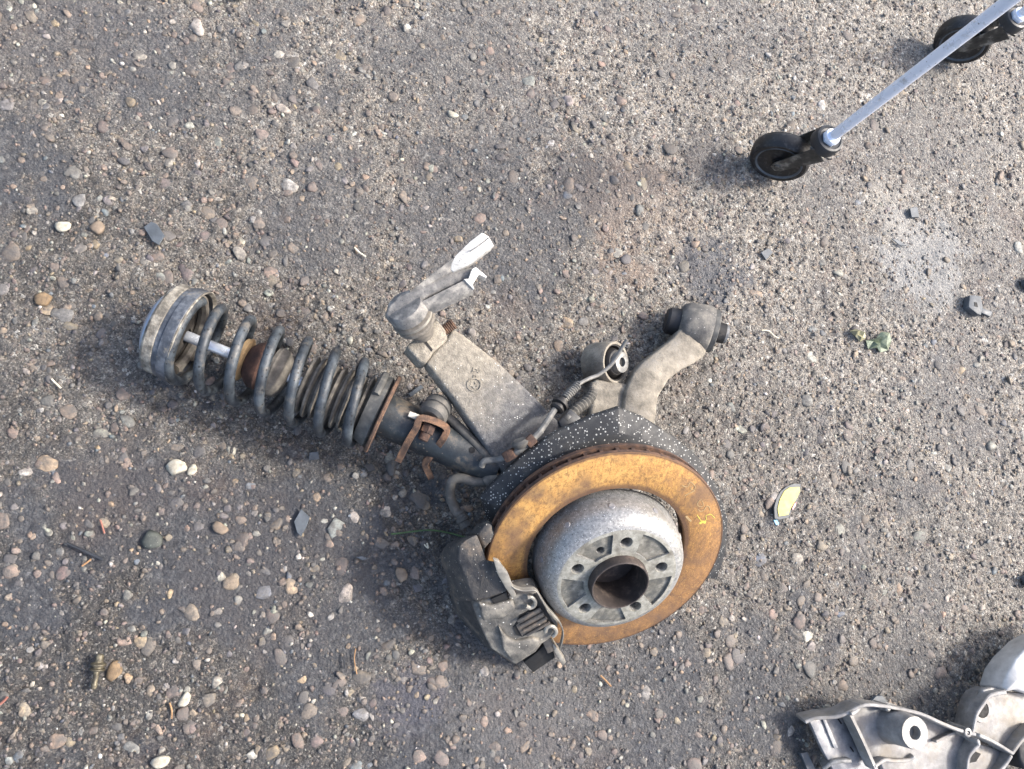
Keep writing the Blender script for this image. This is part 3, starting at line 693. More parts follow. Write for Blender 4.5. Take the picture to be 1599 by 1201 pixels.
# ---- upper ball joint and cut control arm stub
bj0, bj1 = P(630, 476, .200), P(664, 524, .152)
bjax = (bj1-bj0).normalized()
b = MB(); b.lathe(bj0, bjax, [(.0, .0175), (.0006, .0222), (.003, .0240), (.0140, .0256), (.0165, .0255), (.0175, .023)], 48)
stub = b.build('control_arm_stub', 'alloy_stub', susp, 40)
stub['label'] = 'sawn-off alloy control arm stub with bright cut faces'
b = MB(); b.lathe(bj0, bjax, [(.018, .022), (.021, .0262), (.0255, .0262), (.0268, .0218), (.029, .0225), (.031, .0256), (.036, .0256), (.0375, .021), (.046, .019), (.062, .012)], 48)
b.build('ball_joint_boot', 'boot_rubber', stub)
b = MB(); b.lathe(bj0, bjax, [(.0222, .0266), (.024, .0270), (.0258, .0266)], 48); b.build('boot_band', 'clip_steel', stub)
cs = lambda x, y, z: P(600+x/6.672, 360+y/6.672, z)
# web of the I-section, swelling into the joint head
b = MB(); b.prism([cs(8, 868, .196), cs(52, 776, .199), cs(150, 676, .202), cs(262, 632, .207), cs(420, 520, .212), cs(640, 410, .216), cs(930, 372, .2225), cs(895, 500, .220), cs(830, 530, .218), cs(480, 690, .209), cs(330, 800, .203), cs(262, 905, .198), cs(160, 985, .192), cs(70, 950, .192)], VD*.013, .0035, 3)
b.build('web', 'alloy_stub', stub, 60)
# far flange, long, ground bright at its end
b = MB(); b.prism([cs(230, 662, .206), cs(300, 610, .2125), cs(500, 450, .222), cs(735, 268, .2335), cs(692, 408, .2235), cs(722, 428, .221), cs(560, 520, .2135), cs(340, 655, .2075)], VD*.016, .003)
b.build('flange', 'alloy_stub', stub, 40)
b = MB(); b.prism([cs(690, 410, .2235), cs(702, 340, .2285), cs(740, 265, .2335), cs(820, 185, .238), cs(900, 108, .242), cs(1020, 18, .247), cs(1090, 60, .245), cs(1145, 160, .242), cs(1020, 255, .236), cs(900, 345, .230), cs(800, 395, .2255), cs(722, 430, .2215)], VD*.016, .0012)
b.build('cut_end', 'cut_metal', stub, 40)
b = MB(); b.tube([cs(890, 222, .2385), cs(985, 160, .2425), cs(1100, 70, .2462)], .0007, 6, sub=3); b.build('saw_groove', 'alloy_stub', stub)
# near flange with dark flank
b = MB(); b.prism([cs(190, 850, .2045), cs(320, 765, .2095), cs(500, 675, .2155), cs(830, 508, .226), cs(930, 608, .222), cs(640, 740, .208), cs(430, 838, .200), cs(260, 905, .198)], VD*.010+Vector((.004, -.004, 0)), .0022)
b.build('flange', 'alloy_stub', stub, 40)
b = MB(); b.prism([cs(828, 505, .2285), cs(880, 500, .2275), cs(915, 400, .2285), cs(955, 378, .2285), cs(1072, 480, .2245), cs(1060, 492, .2240), cs(985, 458, .2265), cs(922, 560, .2255), cs(938, 610, .2240), cs(928, 612, .2240)], VD*.014, .0006)
b.build('cut_face', 'cut_metal', stub)

# ---- lower arms with bushings
# short arm
b = MB()
b.loft([[P(x, y, z) for x, y, z in ((918, 660, .075), (926, 590, .062), (985, 600, .064), (992, 660, .078))],
        [P(x, y, z) for x, y, z in ((916, 662, .045), (924, 595, .032), (985, 604, .030), (992, 664, .045))]], .008, 3)
arm1 = b.build('lower_arm', 'dusty_alloy', susp, 50)
vw1 = (CAM-P(948, 565, .05)).normalized()
ax1 = (vw1*.72+Vector((.66, .08, 0))).normalized()
c1 = P(948, 567, .047)
b = MB(); b.lathe(c1-ax1*.026, ax1, [(-.002, .024), (.0, .0305), (.006, .0322), (.024, .0325), (.040, .0320), (.0425, .0310), (.0428, .0292), (.042, .0274), (.018, .0268), (.012, .0)], 56)
b.build('bushing_eye', 'dusty_alloy', arm1, 40)
b = MB(); b.lathe(c1-ax1*.026, ax1, [(.020, .0266), (.0405, .0270), (.0400, .0254), (.026, .0248), (.026, .0)], 48, caps=False); b.build('bushing_shell', 'bush_rubber', arm1)
b = MB(); b.lathe(c1-ax1*.026, ax1, [(.020, .0235), (.036, .0225), (.044, .0185), (.046, .014)], 40); b.build('bushing_rubber', 'bush_rubber', arm1)
b = MB(); b.lathe(c1-ax1*.026, ax1, [(.043, .0158), (.0535, .0156), (.0540, .0148), (.0540, .0070), (.050, .0066), (.043, .0066)], 40, closed=True); b.build('bushing_sleeve', 'machined', arm1)
b = MB(); b.lathe(c1-ax1*.026, ax1, [(.049, .0064), (.0495, .0064)], 24); b.build('sleeve_bore', 'pad_black', arm1)
# long curved arm
L = [(970, 660, .085), (977, 610, .075), (990, 582, .068), (1006, 563, .062), (1028, 546, .058), (1052, 527, .056), (1064, 512, .056)]
Rr = [(1022, 668, .088), (1028, 620, .078), (1045, 592, .068), (1066, 576, .060), (1086, 566, .056), (1100, 556, .053), (1104, 548, .052)]
loops = []
for (l, r_) in zip(L, Rr):
    pl, pr = P(*l), P(*r_)
    loops.append([pl, pl*.7+pr*.3+Vector((0, 0, .006)), pl*.3+pr*.7+Vector((0, 0, .006)), pr, pr+VD*.028, pl+VD*.028])
b = MB(); b.loft(loops, .003, 2); arm2 = b.build('lower_arm', 'dusty_alloy', susp, 50)
arm2['label'] = 'curved lower arm caked in pale dust'
c2 = P(1088, 511, .040); e2_ = P(1130, 521, .046)
ax2 = (e2_-c2).normalized()
ax2 = (ax2+(CAM-c2).normalized()*.10).normalized()
b = MB(); b.lathe(c2, ax2, [(-.030, .0262), (-.026, .031), (-.018, .0355), (.002, .0378), (.018, .0372), (.0195, .0360), (.0195, .0335)], 56); b.build('bushing_eye', 'eye_grey', arm2, 40)
b = MB(); b.lathe(c2, ax2, [(.0195, .0345), (.0275, .0345), (.0283, .0332), (.0283, .0312), (.021, .0306), (.021, .0)], 56, caps=False); b.build('bushing_shell', 'seat_plastic', arm2)
b = MB(); b.lathe(c2, ax2, [(.018, .0300), (.021, .028), (.022, .018), (.023, .016)], 40); b.build('bushing_rubber', 'bush_rubber', arm2)
b = MB(); b.lathe(c2, ax2, [(.018, .0165), (.044, .0160)], 40); b.build('bushing_core', 'bush_rubber', arm2)
b = MB(); b.lathe(c2, ax2, [(.0435, .0155), (.0480, .0153), (.0486, .0145), (.0486, .0078), (.0435, .007)], 40, closed=True); b.build('bushing_sleeve', 'machined', arm2)
b = MB(); b.lathe(c2, ax2, [(-.050, .0175), (-.046, .021), (-.030, .0225)], 40); b.build('bushing_rubber', 'black_rubber', arm2)

# ---- caliper
q8 = lambda x, y, off: D(680+x/4.45, 800+y/4.45, off)
down = Vector((-.012, -.004, -.058))
b = MB(); b.prism([q8(165, 235, .012), (q8(215, 190, .010)), q8(292, 150, .006), q8(330, 245, .010), q8(352, 322, .014), q8(405, 328, .030), q8(450, 420, .036), q8(505, 556, .040), q8(290, 622, .036), q8(250, 600, .034), q8(205, 450, .026), q8(150, 330, .016)], down, .004, 2)
cal = b.build('brake_caliper', 'caliper_dark', susp, 50)
cal['label'] = 'grimy brake caliper clamped over the disc edge'
b = MB(); b.prism([q8(150, 300, .004), q8(215, 460, .014), q8(262, 640, .020), q8(330, 800, .022), q8(400, 950, .022), q8(540, 1052, .020), q8(560, 1066, .018), q8(470, 1000, .004), q8(330, 890, -.002), q8(200, 720, -.006), q8(112, 290, -.012)], Vector((-.006, .002, -.045)), .003)
b.build('bridge', 'caliper_dark', cal, 50)
FR = [(255, 652), (300, 626), (388, 602), (430, 660), (505, 625), (505, 590), (560, 580), (660, 562), (700, 560), (722, 590), (745, 640), (852, 765), (850, 832), (800, 880), (742, 918), (700, 975), (660, 1000), (600, 1038), (556, 1064), (520, 1040), (384, 950), (310, 800)]
def inp(c, s): return [((x-c[0])*s+c[0], (y-c[1])*s+c[1]) for x, y in FR]
b = MB(); b.prism([q8(x, y, .040 if x > 330 else .036) for x, y in FR], -DN*.030, .0032, 3)
frame = b.build('caliper_frame', 'caliper', cal, 50)
# raised shoulder and web between the arms of the frame
b = MB(); b.prism([q8(x, y, .046) for x, y in ((300, 640), (400, 660), (540, 620), (560, 680), (470, 740), (430, 745), (330, 760))], -DN*.008, .0032, 3); b.build('caliper_shoulder', 'caliper', cal, 50)
b = MB(); b.prism([q8(x, y, .045) for x, y in ((440, 800), (500, 880), (560, 905), (680, 880), (735, 900), (690, 965), (560, 1045), (520, 1025), (470, 960))], -DN*.008, .003, 3); b.build('caliper_shoulder', 'caliper', cal, 50)
b = MB(); b.prism([q8(x, y, .0408) for x, y in ((388, 606), (495, 556), (506, 618), (428, 660))], -DN*.003); b.build('opening', 'pad_black', cal)
b = MB(); b.prism([q8(x, y, .0412) for x, y in ((540, 800), (560, 850), (600, 865), (800, 800), (835, 800), (750, 640), (720, 575), (690, 570), (705, 640), (640, 690), (590, 715), (570, 760))], -DN*.003); b.build('window', 'pad_black', cal)
for k in range(4):
    x0, y0 = 575+k*22-6, 765+k*32-8; x1, y1 = x0+158, y0-88
    b = MB(); b.tube([q8(x0, y0, .0445), q8(x1, y1, .0445)], .0021, 8, sub=1); b.build('spring_rib', 'caliper_dark', cal)
b = MB(); b.prism([q8(x, y, .0428) for x, y in ((560, 790), (600, 860), (780, 770), (740, 680), (640, 700))], -DN*.002, .0005); b.build('spring_plate', 'caliper_dark', cal)
for (hx, hy, a0) in ((655, 625, 2.4), (800, 828, 1.2)):
    pts = [q8(hx+38*math.cos(a0-t), hy+38*math.sin(a0-t), .0455) for t in (0, .9, 1.8, 2.7, 3.6, 4.4)]
    b = MB(); b.tube(pts, .0028, 8, sub=4); b.build('spring_hook', 'clip_steel', cal)
b = MB(); b.tube([q8(x, y, o_) for x, y, o_ in ((505, 440, .038), (530, 505, .042), (600, 535, .045), (690, 535, .047), (730, 590, .048), (775, 660, .047), (860, 760, .045), (885, 840, .043), (862, 945, .036))], 0, sub=5, rect=(.0065, .0016), up=DN)
b.build('retaining_spring', 'clip_steel', cal)
b = MB(); b.prism([q8(x, y, .045) for x, y in ((402, 330), (440, 342), (505, 430), (562, 580), (540, 604), (486, 528), (430, 430))], -DN*.006, .0012); b.build('pad_ear', 'clip_steel', cal)
b = MB(); b.prism([q8(x, y, .022) for x, y in ((612, 1046), (700, 980), (752, 925), (820, 950), (832, 1012), (680, 1116))], -DN*.022, .0015); b.build('brake_pad', 'pad_black', cal)
b = MB(); b.prism([q8(x, y, .034) for x, y in ((800, 925), (826, 915), (908, 1045), (886, 1066))], -DN*.012, .001); b.build('pad_ear', 'clip_steel', cal)
b = MB(); b.prism([q8(x, y, .034) for x, y in ((742, 900), (800, 875), (835, 960), (780, 985))], -DN*.010, .001); b.build('pad_ear', 'caliper_dark', cal)
b = MB(); b.lathe(q8(350, 110, -.02), DN, [(0, .010), (.016, .010), (.019, .008)], 24); b.build('guide_pin', 'grey_rubber', cal)
b = MB(); b.prism([q8(x, y, .0) for x, y in ((290, 150), (360, 70), (400, 90), (390, 200), (340, 260))], Vector((-.004, 0, -.04)), .003); b.build('carrier_lug', 'caliper_dark', cal, 50)
b = MB(); b.tube([q8(x, y, o_) for x, y, o_ in ((270, 290, .024), (275, 340, .028), (310, 355, .03), (335, 330, .03))], .0008, 6); b.build('casting_line', 'caliper_dark', cal)

# ---- brake hose
b = MB(); b.tube([P(x, y, z) for x, y, z in ((762, 752, .098), (742, 752, .094), (722, 747, .092), (708, 749, .090), (703, 762, .080), (704, 778, .070), (710, 794, .066), (720, 808, .066))], .0066, 12)
hose = b.build('brake_hose', 'grey_rubber', susp)
b = MB(); b.lathe(P(716, 799, .066), P(730, 825, .068)-P(716, 799, .066), [(0, .0085), (.004, .0085), (.0045, .0076), (.008, .0076), (.009, .0092), (.014, .0092), (.015, .0080), (.019, .0080), (.020, .0090), (.023, .0090)], 16); b.build('hose_fitting', 'grey_rubber', hose, 25)
b = MB(); b.tube([P(729, 822, .068), P(740, 838, .070), P(744, 850, .072)], .0036, 10); b.build('brake_pipe', 'grey_rubber', hose)
b = MB(); b.lathe(P(757, 756, .098), P(778, 742, .10)-P(757, 756, .098), [(0, .009), (.006, .011), (.018, .011), (.02, .009)], 20); b.build('hose_bracket', 'grey_rubber', hose)

# ---- wheel sensor cable
b = MB(); b.tube([P(x, y, z) for x, y, z in ((752, 728, .122), (757, 720, .128), (775, 718, .134), (795, 712, .145), (815, 700, .158), (838, 680, .164), (850, 664, .160), (866, 640, .152), (874, 630, .148))], .0042, 10)
cab = b.build('sensor_cable', 'cable', susp)
for (x0, y0, z0, x1, y1, z1) in ((788, 715, .143, 804, 706, .152), (822, 694, .162, 834, 683, .165)):
    b = MB(); c_ = (P(x0, y0, z0)+P(x1, y1, z1))/2; t_ = (P(x1, y1, z1)-P(x0, y0, z0)); _, e1, e2 = basis(t_)
    b.box(c_, t_*.5, e1*.0068, e2*.0068, .002); b.build('cable_clip', 'rust_dark', cab)
b = MB(); b.lathe(P(814, 697, .160), Vector((-.35, .75, .3)), [(-.002, .006), (.003, .011), (.006, .012), (.009, .008)], 20); b.build('cable_clip', 'grey_rubber', cab)
g0, g1 = P(868, 640, .152), P(880, 623, .148)
b = MB(); b.lathe(g0, g1-g0, [(0, .007), (.002, .0095), (.005, .0095), (.006, .007), (.008, .0072), (.009, .0112), (.013, .0112), (.014, .0075), (.019, .0072)], 24); b.build('grommet', 'bush_rubber', cab, 25)
s0, s1 = P(880, 624, .148), P(903, 601, .140)
ax_, e1, e2 = basis(s1-s0); Ls = (s1-s0).length
b = MB(); b.tube([s0+ax_*(Ls*t/72)+(e1*math.cos(t*2*math.pi/8)+e2*math.sin(t*2*math.pi/8))*.0052 for t in range(73)], .0016, 6, sub=1); b.build('spiral_sleeve', 'cable', cab)
b = MB(); b.tube([P(x, y, z) for x, y, z in ((882, 622, .147), (903, 601, .140), (918, 592, .138), (935, 585, .138), (952, 572, .142), (963, 557, .148), (971, 543, .155), (979, 530, .163))], .0027, 10); b.build('cut_wire', 'wire_pale', cab)
# second, corrugated pigtail and its connector
b = MB(); pts = [(P(x, y, z), r_) for x, y, z, r_ in ((888, 652, .118, .0075), (897, 643, .116, .0078), (908, 634, .112, .0078), (919, 624, .108, .0078), (925, 612, .106, .007), (925, 602, .106, .004), (925, 597, .106, .003))]
pv, ro = spline(pts, 5); loops = []
for i, p in enumerate(pv):
    t_ = (pv[min(i+1, len(pv)-1)]-pv[max(i-1, 0)]).normalized(); _, u1, u2 = basis(t_); rr = ro[i]*(1.12 if i % 2 else .88)
    loops.append([p+(u1*math.cos(2*math.pi*k/12)+u2*math.sin(2*math.pi*k/12))*rr for k in range(12)])
b.loft(loops); pig = b.build('corrugated_pigtail', 'grey_rubber', susp, 20)
b = MB(); b.prism([P(x, y, .128) for x, y in ((872, 658), (890, 638), (908, 652), (898, 668), (880, 678))], VD*.022, .002); b.build('connector', 'plastic_black', pig)
b = MB(); b.prism([P(x, y, .1285) for x, y in ((880, 652), (886, 645), (893, 650), (887, 658))], VD*.004, .0008); b.build('connector_latch', 'plastic_black', pig)

# ---- strut
MA, MBp = P(299, 528, .067), P(602, 650, .086)
sax = (MBp-MA).normalized(); sL = (MBp-MA).length
u = mpp(299, 528, .07)
tube0, tube1 = P(598, 646, .086), P(775, 729, .088)
tax = (tube1-tube0).normalized()
b = MB(); b.lathe(tube0, tax, [(-.004, .0285), (.02, .0285), (.10, .0280), ((tube1-tube0).length, .0265)], 48)
dt = b.build('damper_tube', 'tube_paint', susp)
dt['label'] = 'dark painted damper tube with rusty clamp bracket'
def on(s): return MA+sax*s
_, s1v, s2v = basis(sax)
# top mount
b = MB(); b.lathe(MA, sax, [(-.050, .030), (-.047, .040), (-.043, .0455), (-.036, .047), (-.033, .045)], 64); b.build('mount_cap', 'mount_cap', dt)
b = MB(); b.lathe(MA, sax, [(-.038, .046), (-.0365, .0575), (-.033, .0605), (-.0215, .0615), (-.0195, .060), (-.019, .05)], 64); b.build('mount_rubber', 'mount_beige', dt)
b = MB(); b.lathe(MA, sax, [(-.0205, .056), (-.020, .0612), (-.0135, .0618), (-.0132, .0636), (-.001, .0645), (.0004, .0638), (.0004, .0612), (-.0015, .0605), (-.017, .058), (-.017, .02), (-.018, .02)], 72, caps=False); b.build('mount_cup', 'mount_blue', dt, 25)
b = MB(); b.lathe(MA, sax, [(-.0160, .0578), (-.0165, .04), (-.012, .03), (-.008, .018), (-.006, .010)], 64, caps=False); b.build('mount_dish', 'cup_inner', dt, 25)
b = MB(); b.lathe(MA, sax, [(-.0015, .0595), (.0015, .0620), (.0022, .0634), (.0010, .0646), (-.0005, .0642), (-.001, .0605)], 72, closed=True); b.build('mount_rim', 'mount_beige', dt)
b = MB(); b.prism([MA+sax*.0012+s1v*x+s2v*y for x, y in ((-.058, .020), (-.060, .006), (-.050, .004), (-.046, .020))], -sax*.012, .001); b.build('mount_notch', 'cup_inner', dt)
# spring end pad in the cup
b = MB(); b.tube([on(-.010)+(s1v*math.cos(t)+s2v*math.sin(t))*.0515 for t in [2.2+.15*k for k in range(24)]], .007, 8, sub=1); b.build('spring_pad', 'boot_rubber', dt)
# piston rod
b = MB(); b.lathe(on(-.012), sax, [(0, .0070), (.20, .0070)], 24); b.build('piston_rod', 'rod_steel', dt)
# bump stop pieces
b = MB(); b.lathe(on(.066), sax, [(0, .016), (.001, .027), (.007, .029), (.010, .022)], 40); b.build('bump_stop_ring', 'bump_tan', dt)
b = MB(); b.lathe(on(.076), sax, [(0, .020), (.006, .027), (.012, .031), (.020, .032), (.026, .026), (.030, .018)], 40); b.build('bump_stop', 'bump_brown', dt)
b = MB(); b.lathe(on(.106), sax, [(0, .018), (.003, .031), (.008, .0335), (.016, .031), (.022, .024), (.026, .012)], 40); b.build('dust_cup', 'boot_rubber', dt)
# dust boot bellows
prof = [(0, .022)]
for k in range(11):
    s_ = .004+k*.0095; big = .039+.002*math.sin(k*1.7)
    prof += [(s_, big), (s_+.0028, big+.0006), (s_+.0055, big-.0085), (s_+.0072, big-.0085)]
prof += [(.110, .028)]
b = MB(); b.lathe(on(.152), sax, prof, 48); b.build('dust_boot', 'boot_rubber', dt, 25)
# coil spring
S0, S1 = P(333, 546, .072), P(556, 628, .085)
spx, se1, se2 = basis(S1-S0)
upim = P(345, 500, .072)-P(333, 546, .072); se1 = (upim-spx*upim.dot(spx)).normalized(); se2 = spx.cross(se1)
if se2.dot(CAM-S0) < 0: se2 = -se2
pitch = (S1-S0).length/5.0
pts = []
for k in range(-34, 36*5+30):
    ph = 2*math.pi*k/36
    s_ = pitch*(ph/(2*math.pi)-.25)
    s_ = max(s_, -pitch*.85)
    pts.append(S0+spx*s_+(se1*math.cos(ph)+se2*math.sin(ph))*.0530)
b = MB(); b.tube(pts, .0065, 14, sub=1); b.build('coil_spring', 'spring_paint', dt)
# lower spring seat
FL = P(597, 646, .086)
b = MB(); b.lathe(FL, tax*.6+sax*.4, [(-.024, .032), (-.022, .045), (-.013, .0475), (-.006, .0495), (-.003, .046), (-.002, .02)], 28); b.build('spring_seat', 'seat_plastic', dt, 20)
fa = (tax*.6+sax*.4).normalized(); _, f1, f2 = basis(fa)
fim = P(612, 600, .086)-FL; f1 = (fim-fa*fim.dot(fa)).normalized(); f2 = fa.cross(f1)
if f2.dot(CAM-FL) < 0: f2 = -f2
b = MB(); b.tube([FL-fa*.017+(f1*math.cos(t)+f2*math.sin(t))*.0475 for t in (.35, .6, .85, 1.1, 1.35)], .0055, 8, sub=2); b.build('seat_rib', 'seat_plastic', dt)
b = MB(); b.lathe(FL, fa, [(-.002, .0530), (-.0005, .0548), (.0022, .0548), (.0032, .0530), (.0032, .02), (-.002, .02)], 56, closed=True); b.build('seat_flange', 'rust', dt)
# rusty clamp bracket
zc_ = .118
b = MB(); b.tube([P(x, y, z) for x, y, z in ((624, 716, .082), (636, 692, .104), (650, 668, .120), (654, 657, .126), (660, 653, .128), (676, 657, .127), (692, 664, .125), (697, 671, .122), (694, 681, .118), (684, 696, .102), (672, 712, .086), (665, 724, .070), (671, 742, .050))], 0, sub=4, rect=(.016, .0088), up=(CAM-P(660, 690, .1)).normalized())
brk = b.build('clamp_bracket', 'rust', dt)
b = MB(); b.lathe(P(671, 664, .120), P(658, 692, .118)-P(671, 664, .120), [(0, .0092), (.011, .0092)], 6); b.lathe(P(671, 664, .120), P(658, 692, .118)-P(671, 664, .120), [(.0105, .0068), (.021, .0064), (.022, .005)], 16); b.build('bolt', 'rust_dark', dt, 25)
b = MB(); b.prism([P(x, y, .121) for x, y in ((640, 642), (656, 648), (652, 656), (637, 650))], VD*.004, .0005); b.build('paint_mark', 'white_mark', dt)
# link: rubber bush and rod
b = MB(); kp0, kp1 = P(686, 632, .112), P(673, 652, .122)
b.lathe(kp0, kp1-kp0, [(-.004, .012), (-.002, .0175), (.004, .0190), (.009, .0185), (.010, .0165), (.012, .0165), (.013, .0190), (.018, .0196), (.023, .0180), (.026, .012)], 40); lk = b.build('link_bush', 'grey_rubber', susp, 25)
b = MB(); b.tube([P(692, 645, .108), P(712, 662, .110), P(740, 690, .112), P(770, 722, .112)], .0062, 12); b.build('link_rod', 'grey_rubber', lk)
b = MB(); b.lathe(P(737, 703, .115), (CAM-P(737, 703, .115)), [(-.01, .0042), (.0015, .0040)], 16); b.build('tube_hole', 'pad_black', dt)
b = MB(); b.lathe(P(722, 722, .098), Vector((.3, -.2, .6)), [(-.01, .007), (.006, .006)], 16); b.build('tube_hole', 'pad_black', dt)

# ================================================================== TROLLEY
W1 = P(1219, 245, .051)
POLE_R = .0085
Q1 = P(1294, 218, .138)
def caster(W, Qb, hdir, parent, name='caster'):
    """W wheel centre, Qb bottom of pole"""
    hdir = hdir.normalized(); axw = Vector((hdir.y, -hdir.x, 0)).normalized()
    up = Vector((0, 0, 1))
    b = MB()
    b.lathe(W, axw, [(-.013, .036), (-.015, .040), (-.0155, .045), (-.012, .0485), (-.005, .0502), (.005, .0502), (.012, .0485), (.0155, .045), (.015, .040), (.013, .036)], 64)
    root = b.build(name, 'wheel_black', parent)
    for s in (-1, 1):
        b = MB(); b.lathe(W+axw*.0125*s, axw*s, [(0, .0395), (.0022, .0395), (.0028, .0380), (.0006, .0360), (-.001, .030)], 48, caps=False); b.build('rim', 'plastic_slate', root)
    b = MB(); b.lathe(W-axw*.016, axw, [(0, .011), (.032, .011)], 24); b.build('hub', 'wheel_black', root)
    S = Vector((Qb.x, Qb.y, Qb.z-.016))
    for s in (-1, 1):
        o_ = axw*.0195*s
        top = S+up*.0; d1 = (W-top); d1 = d1.normalized(); side = d1.cross(axw).normalized()
        p = [W+o_-d1*-.010+side*.006, W+o_-d1*-.010-side*.006, W+o_-side*.011, top+o_-side*.017, top+o_+side*.017, W+o_+side*.011]
        b = MB(); b.prism(p, axw*.0022*s, .0006, 1); b.build('fork', 'fork_steel', root)
    b = MB(); b.box(S+up*.002, hdir*.019, axw*.0215, up*.0025, .0015); b.build('fork_bridge', 'fork_steel', root)
    b = MB(); b.lathe(W-axw*.024, axw, [(0, .0055), (.048, .0055)], 12); b.build('axle', 'fork_steel', root)
    b = MB(); b.lathe(S, up, [(.0, .0215), (.003, .0245), (.016, .0245), (.0205, .0225), (.0215, .0195), (.0195, .0180), (.0185, .010)], 48); b.build('swivel', 'plastic_black', root)
    b = MB(); b.lathe(S, up, [(.018, .0140), (.023, .0140), (.024, .0132)], 6); b.lathe(S, up, [(.023, .0135), (.028, .0125)], 24); b.build('nut', 'zinc', root, 25)
    return root
trolley = thing('trolley', 'chrome-legged trolley standing on black swivel casters', 'trolley', P(1240, 262, 0))
TR_TOP = .62
d1 = Vector((W1.x-Q1.x, W1.y-Q1.y, 0))
b = MB(); b.lathe(Q1, Vector((0, 0, 1)), [(0, POLE_R), (TR_TOP-Q1.z, POLE_R)], 32); b.build('leg', 'zinc', trolley)
caster(W1, Q1, d1, trolley)
W2 = P(1504, 62, .051); Q2 = Q1+(W2-W1)
b = MB(); b.lathe(Q2, Vector((0, 0, 1)), [(0, POLE_R), (TR_TOP-Q2.z, POLE_R)], 32); b.build('leg', 'zinc', trolley)
caster(W2, Q2, d1, trolley)
b = MB(); b.tube([Vector((Q1.x, Q1.y, TR_TOP)), Vector((Q2.x, Q2.y, TR_TOP))], POLE_R, 24, sub=1); b.build('top_bar', 'zinc', trolley)

# ================================================================== ALLOY SUBFRAME CASTING
sub = thing('subframe_casting', 'bright cast alloy subframe with ribs and a tall bolt boss on the asphalt', 'car part', P(1420, 1150, 0))
s7 = lambda x, y, z: P(1200+x/4.008, 960+y/4.008, z)
ZB = .055
b = MB(); b.prism([s7(x, y, ZB) for x, y in ((495, 612), (555, 552), (745, 578), (905, 605), (1060, 672), (1160, 712), (1250, 745), (1262, 800), (1205, 880), (1195, 1010), (1100, 1080), (760, 1060), (690, 900), (640, 935))], VD*.010, .002)
plate = b.build('deck', 'cast_alloy', sub)
b = MB(); b.prism([s7(x, y, .040) for x, y in ((250, 650), (330, 636), (480, 628), (640, 940), (700, 1060), (520, 1080), (420, 1000), (330, 830))], VD*.008, .002)
b.build('side_plate', 'alloy_grey', sub)
for (cx, cy) in ((445, 668), (520, 842)):
    b = MB(); b.prism([s7(cx+dx, cy+dy, .0408) for dx, dy in ((-12, -14), (-4, -16), (16, 12), (10, 18))], VD*.002); b.build('slot', 'pad_black', sub)
b = MB(); b.prism([s7(x, y, .0405) for x, y in ((330, 650), (350, 645), (430, 830), (405, 835))], VD*-.003, .001); b.build('bead', 'alloy_grey', sub)
def rib(pts, wd, z0, hgt, name='rib', material='cast_alloy'):
    b = MB(); b.tube([s7(x, y, z) if len(t) == 3 else None for t in pts for x, y, z in [t]], 0, sub=4, rect=(hgt, wd), up=Vector((0, 0, 1))); return b.build(name, material, sub)
rib([(482, 610, .058), (560, 770, .058), (632, 930, .058), (650, 955, .058)], .0045, 0, .022)
rib([(482, 612, .060), (520, 590, .060), (548, 552, .060)], .0055, 0, .026)
rib([(200, 652, .030), (260, 632, .034), (400, 618, .046), (545, 556, .058), (650, 556, .060), (750, 572, .060), (900, 606, .064), (1050, 672, .066), (1150, 710, .066), (1245, 735, .066)], .0050, 0, .034)
rib([(205, 640, .012), (300, 615, .016), (420, 600, .022)], .006, 0, .022, 'lip')
rib([(330, 945, .03), (380, 915, .036), (440, 905, .040), (500, 906, .042)], .006, 0, .020, 'lip', 'machined')
rib([(640, 940, .06), (700, 900, .06), (760, 905, .055), (850, 900, .052), (895, 870, .055)], .005, 0, .02)
rib([(1250, 735, .062), (1265, 660, .064), (1278, 612, .066), (1330, 535, .068), (1370, 495, .069), (1460, 478, .070)], .0060, 0, .020)
rib([(1258, 765, .068), (1270, 800, .066), (1215, 870, .062), (1200, 960, .060), (1196, 1040, .058)], .0055, 0, .028)
rib([(1275, 740, .068), (1380, 790, .064), (1485, 855, .058)], .0050, 0, .026)
rib([(1030, 790, .058), (1110, 750, .058), (1180, 722, .060)], .004, 0, .012)
rib([(1485, 855, .056), (1550, 770, .060), (1640, 700, .066)], .006, 0, .026)
rib([(1485, 860, .056), (1440, 930, .052), (1390, 985, .050)], .006, 0, .026)
# boss
bb = s7(770, 742, ZB-.004); bt = s7(936, 745, .108); 
b = MB(); b.lathe(Vector((bt.x, bt.y, ZB-.006)), Vector((0, 0, 1)), [(0, .0310), (.006, .0265), (.016, .0245), (.050, .0228), (.0525, .0220), (.0525, .0095), (.03, .0095)], 48, caps=False); b.build('bolt_boss', 'cast_alloy', sub, 30)
b = MB(); b.lathe(Vector((bt.x, bt.y, .1018)), Vector((0, 0, 1)), [(-.001, .0221), (.0006, .0219), (.0006, .0097), (-.001, .0096)], 48, closed=True); b.build('boss_face', 'machined', sub)
b = MB(); b.lathe(Vector((bt.x, bt.y, .088)), Vector((0, 0, 1)), [(0, .0094), (.001, .0094)], 24); b.build('boss_bore', 'alloy_grey', sub)
c_ = s7(1250, 738, .084)
b = MB(); b.lathe(Vector((c_.x, c_.y, .050)), Vector((0, 0, 1)), [(0, .0085), (.034, .0066), (.0345, .0058), (.0345, .0032), (.028, .003)], 24, caps=False); b.build('small_boss', 'machined', sub)
c_ = s7(752, 584, .074)
b = MB(); b.lathe(Vector((c_.x, c_.y, .045)), Vector((0, 0, 1)), [(0, .006), (.028, .0052), (.030, .003)], 20); b.build('ejector_stub', 'machined', sub)
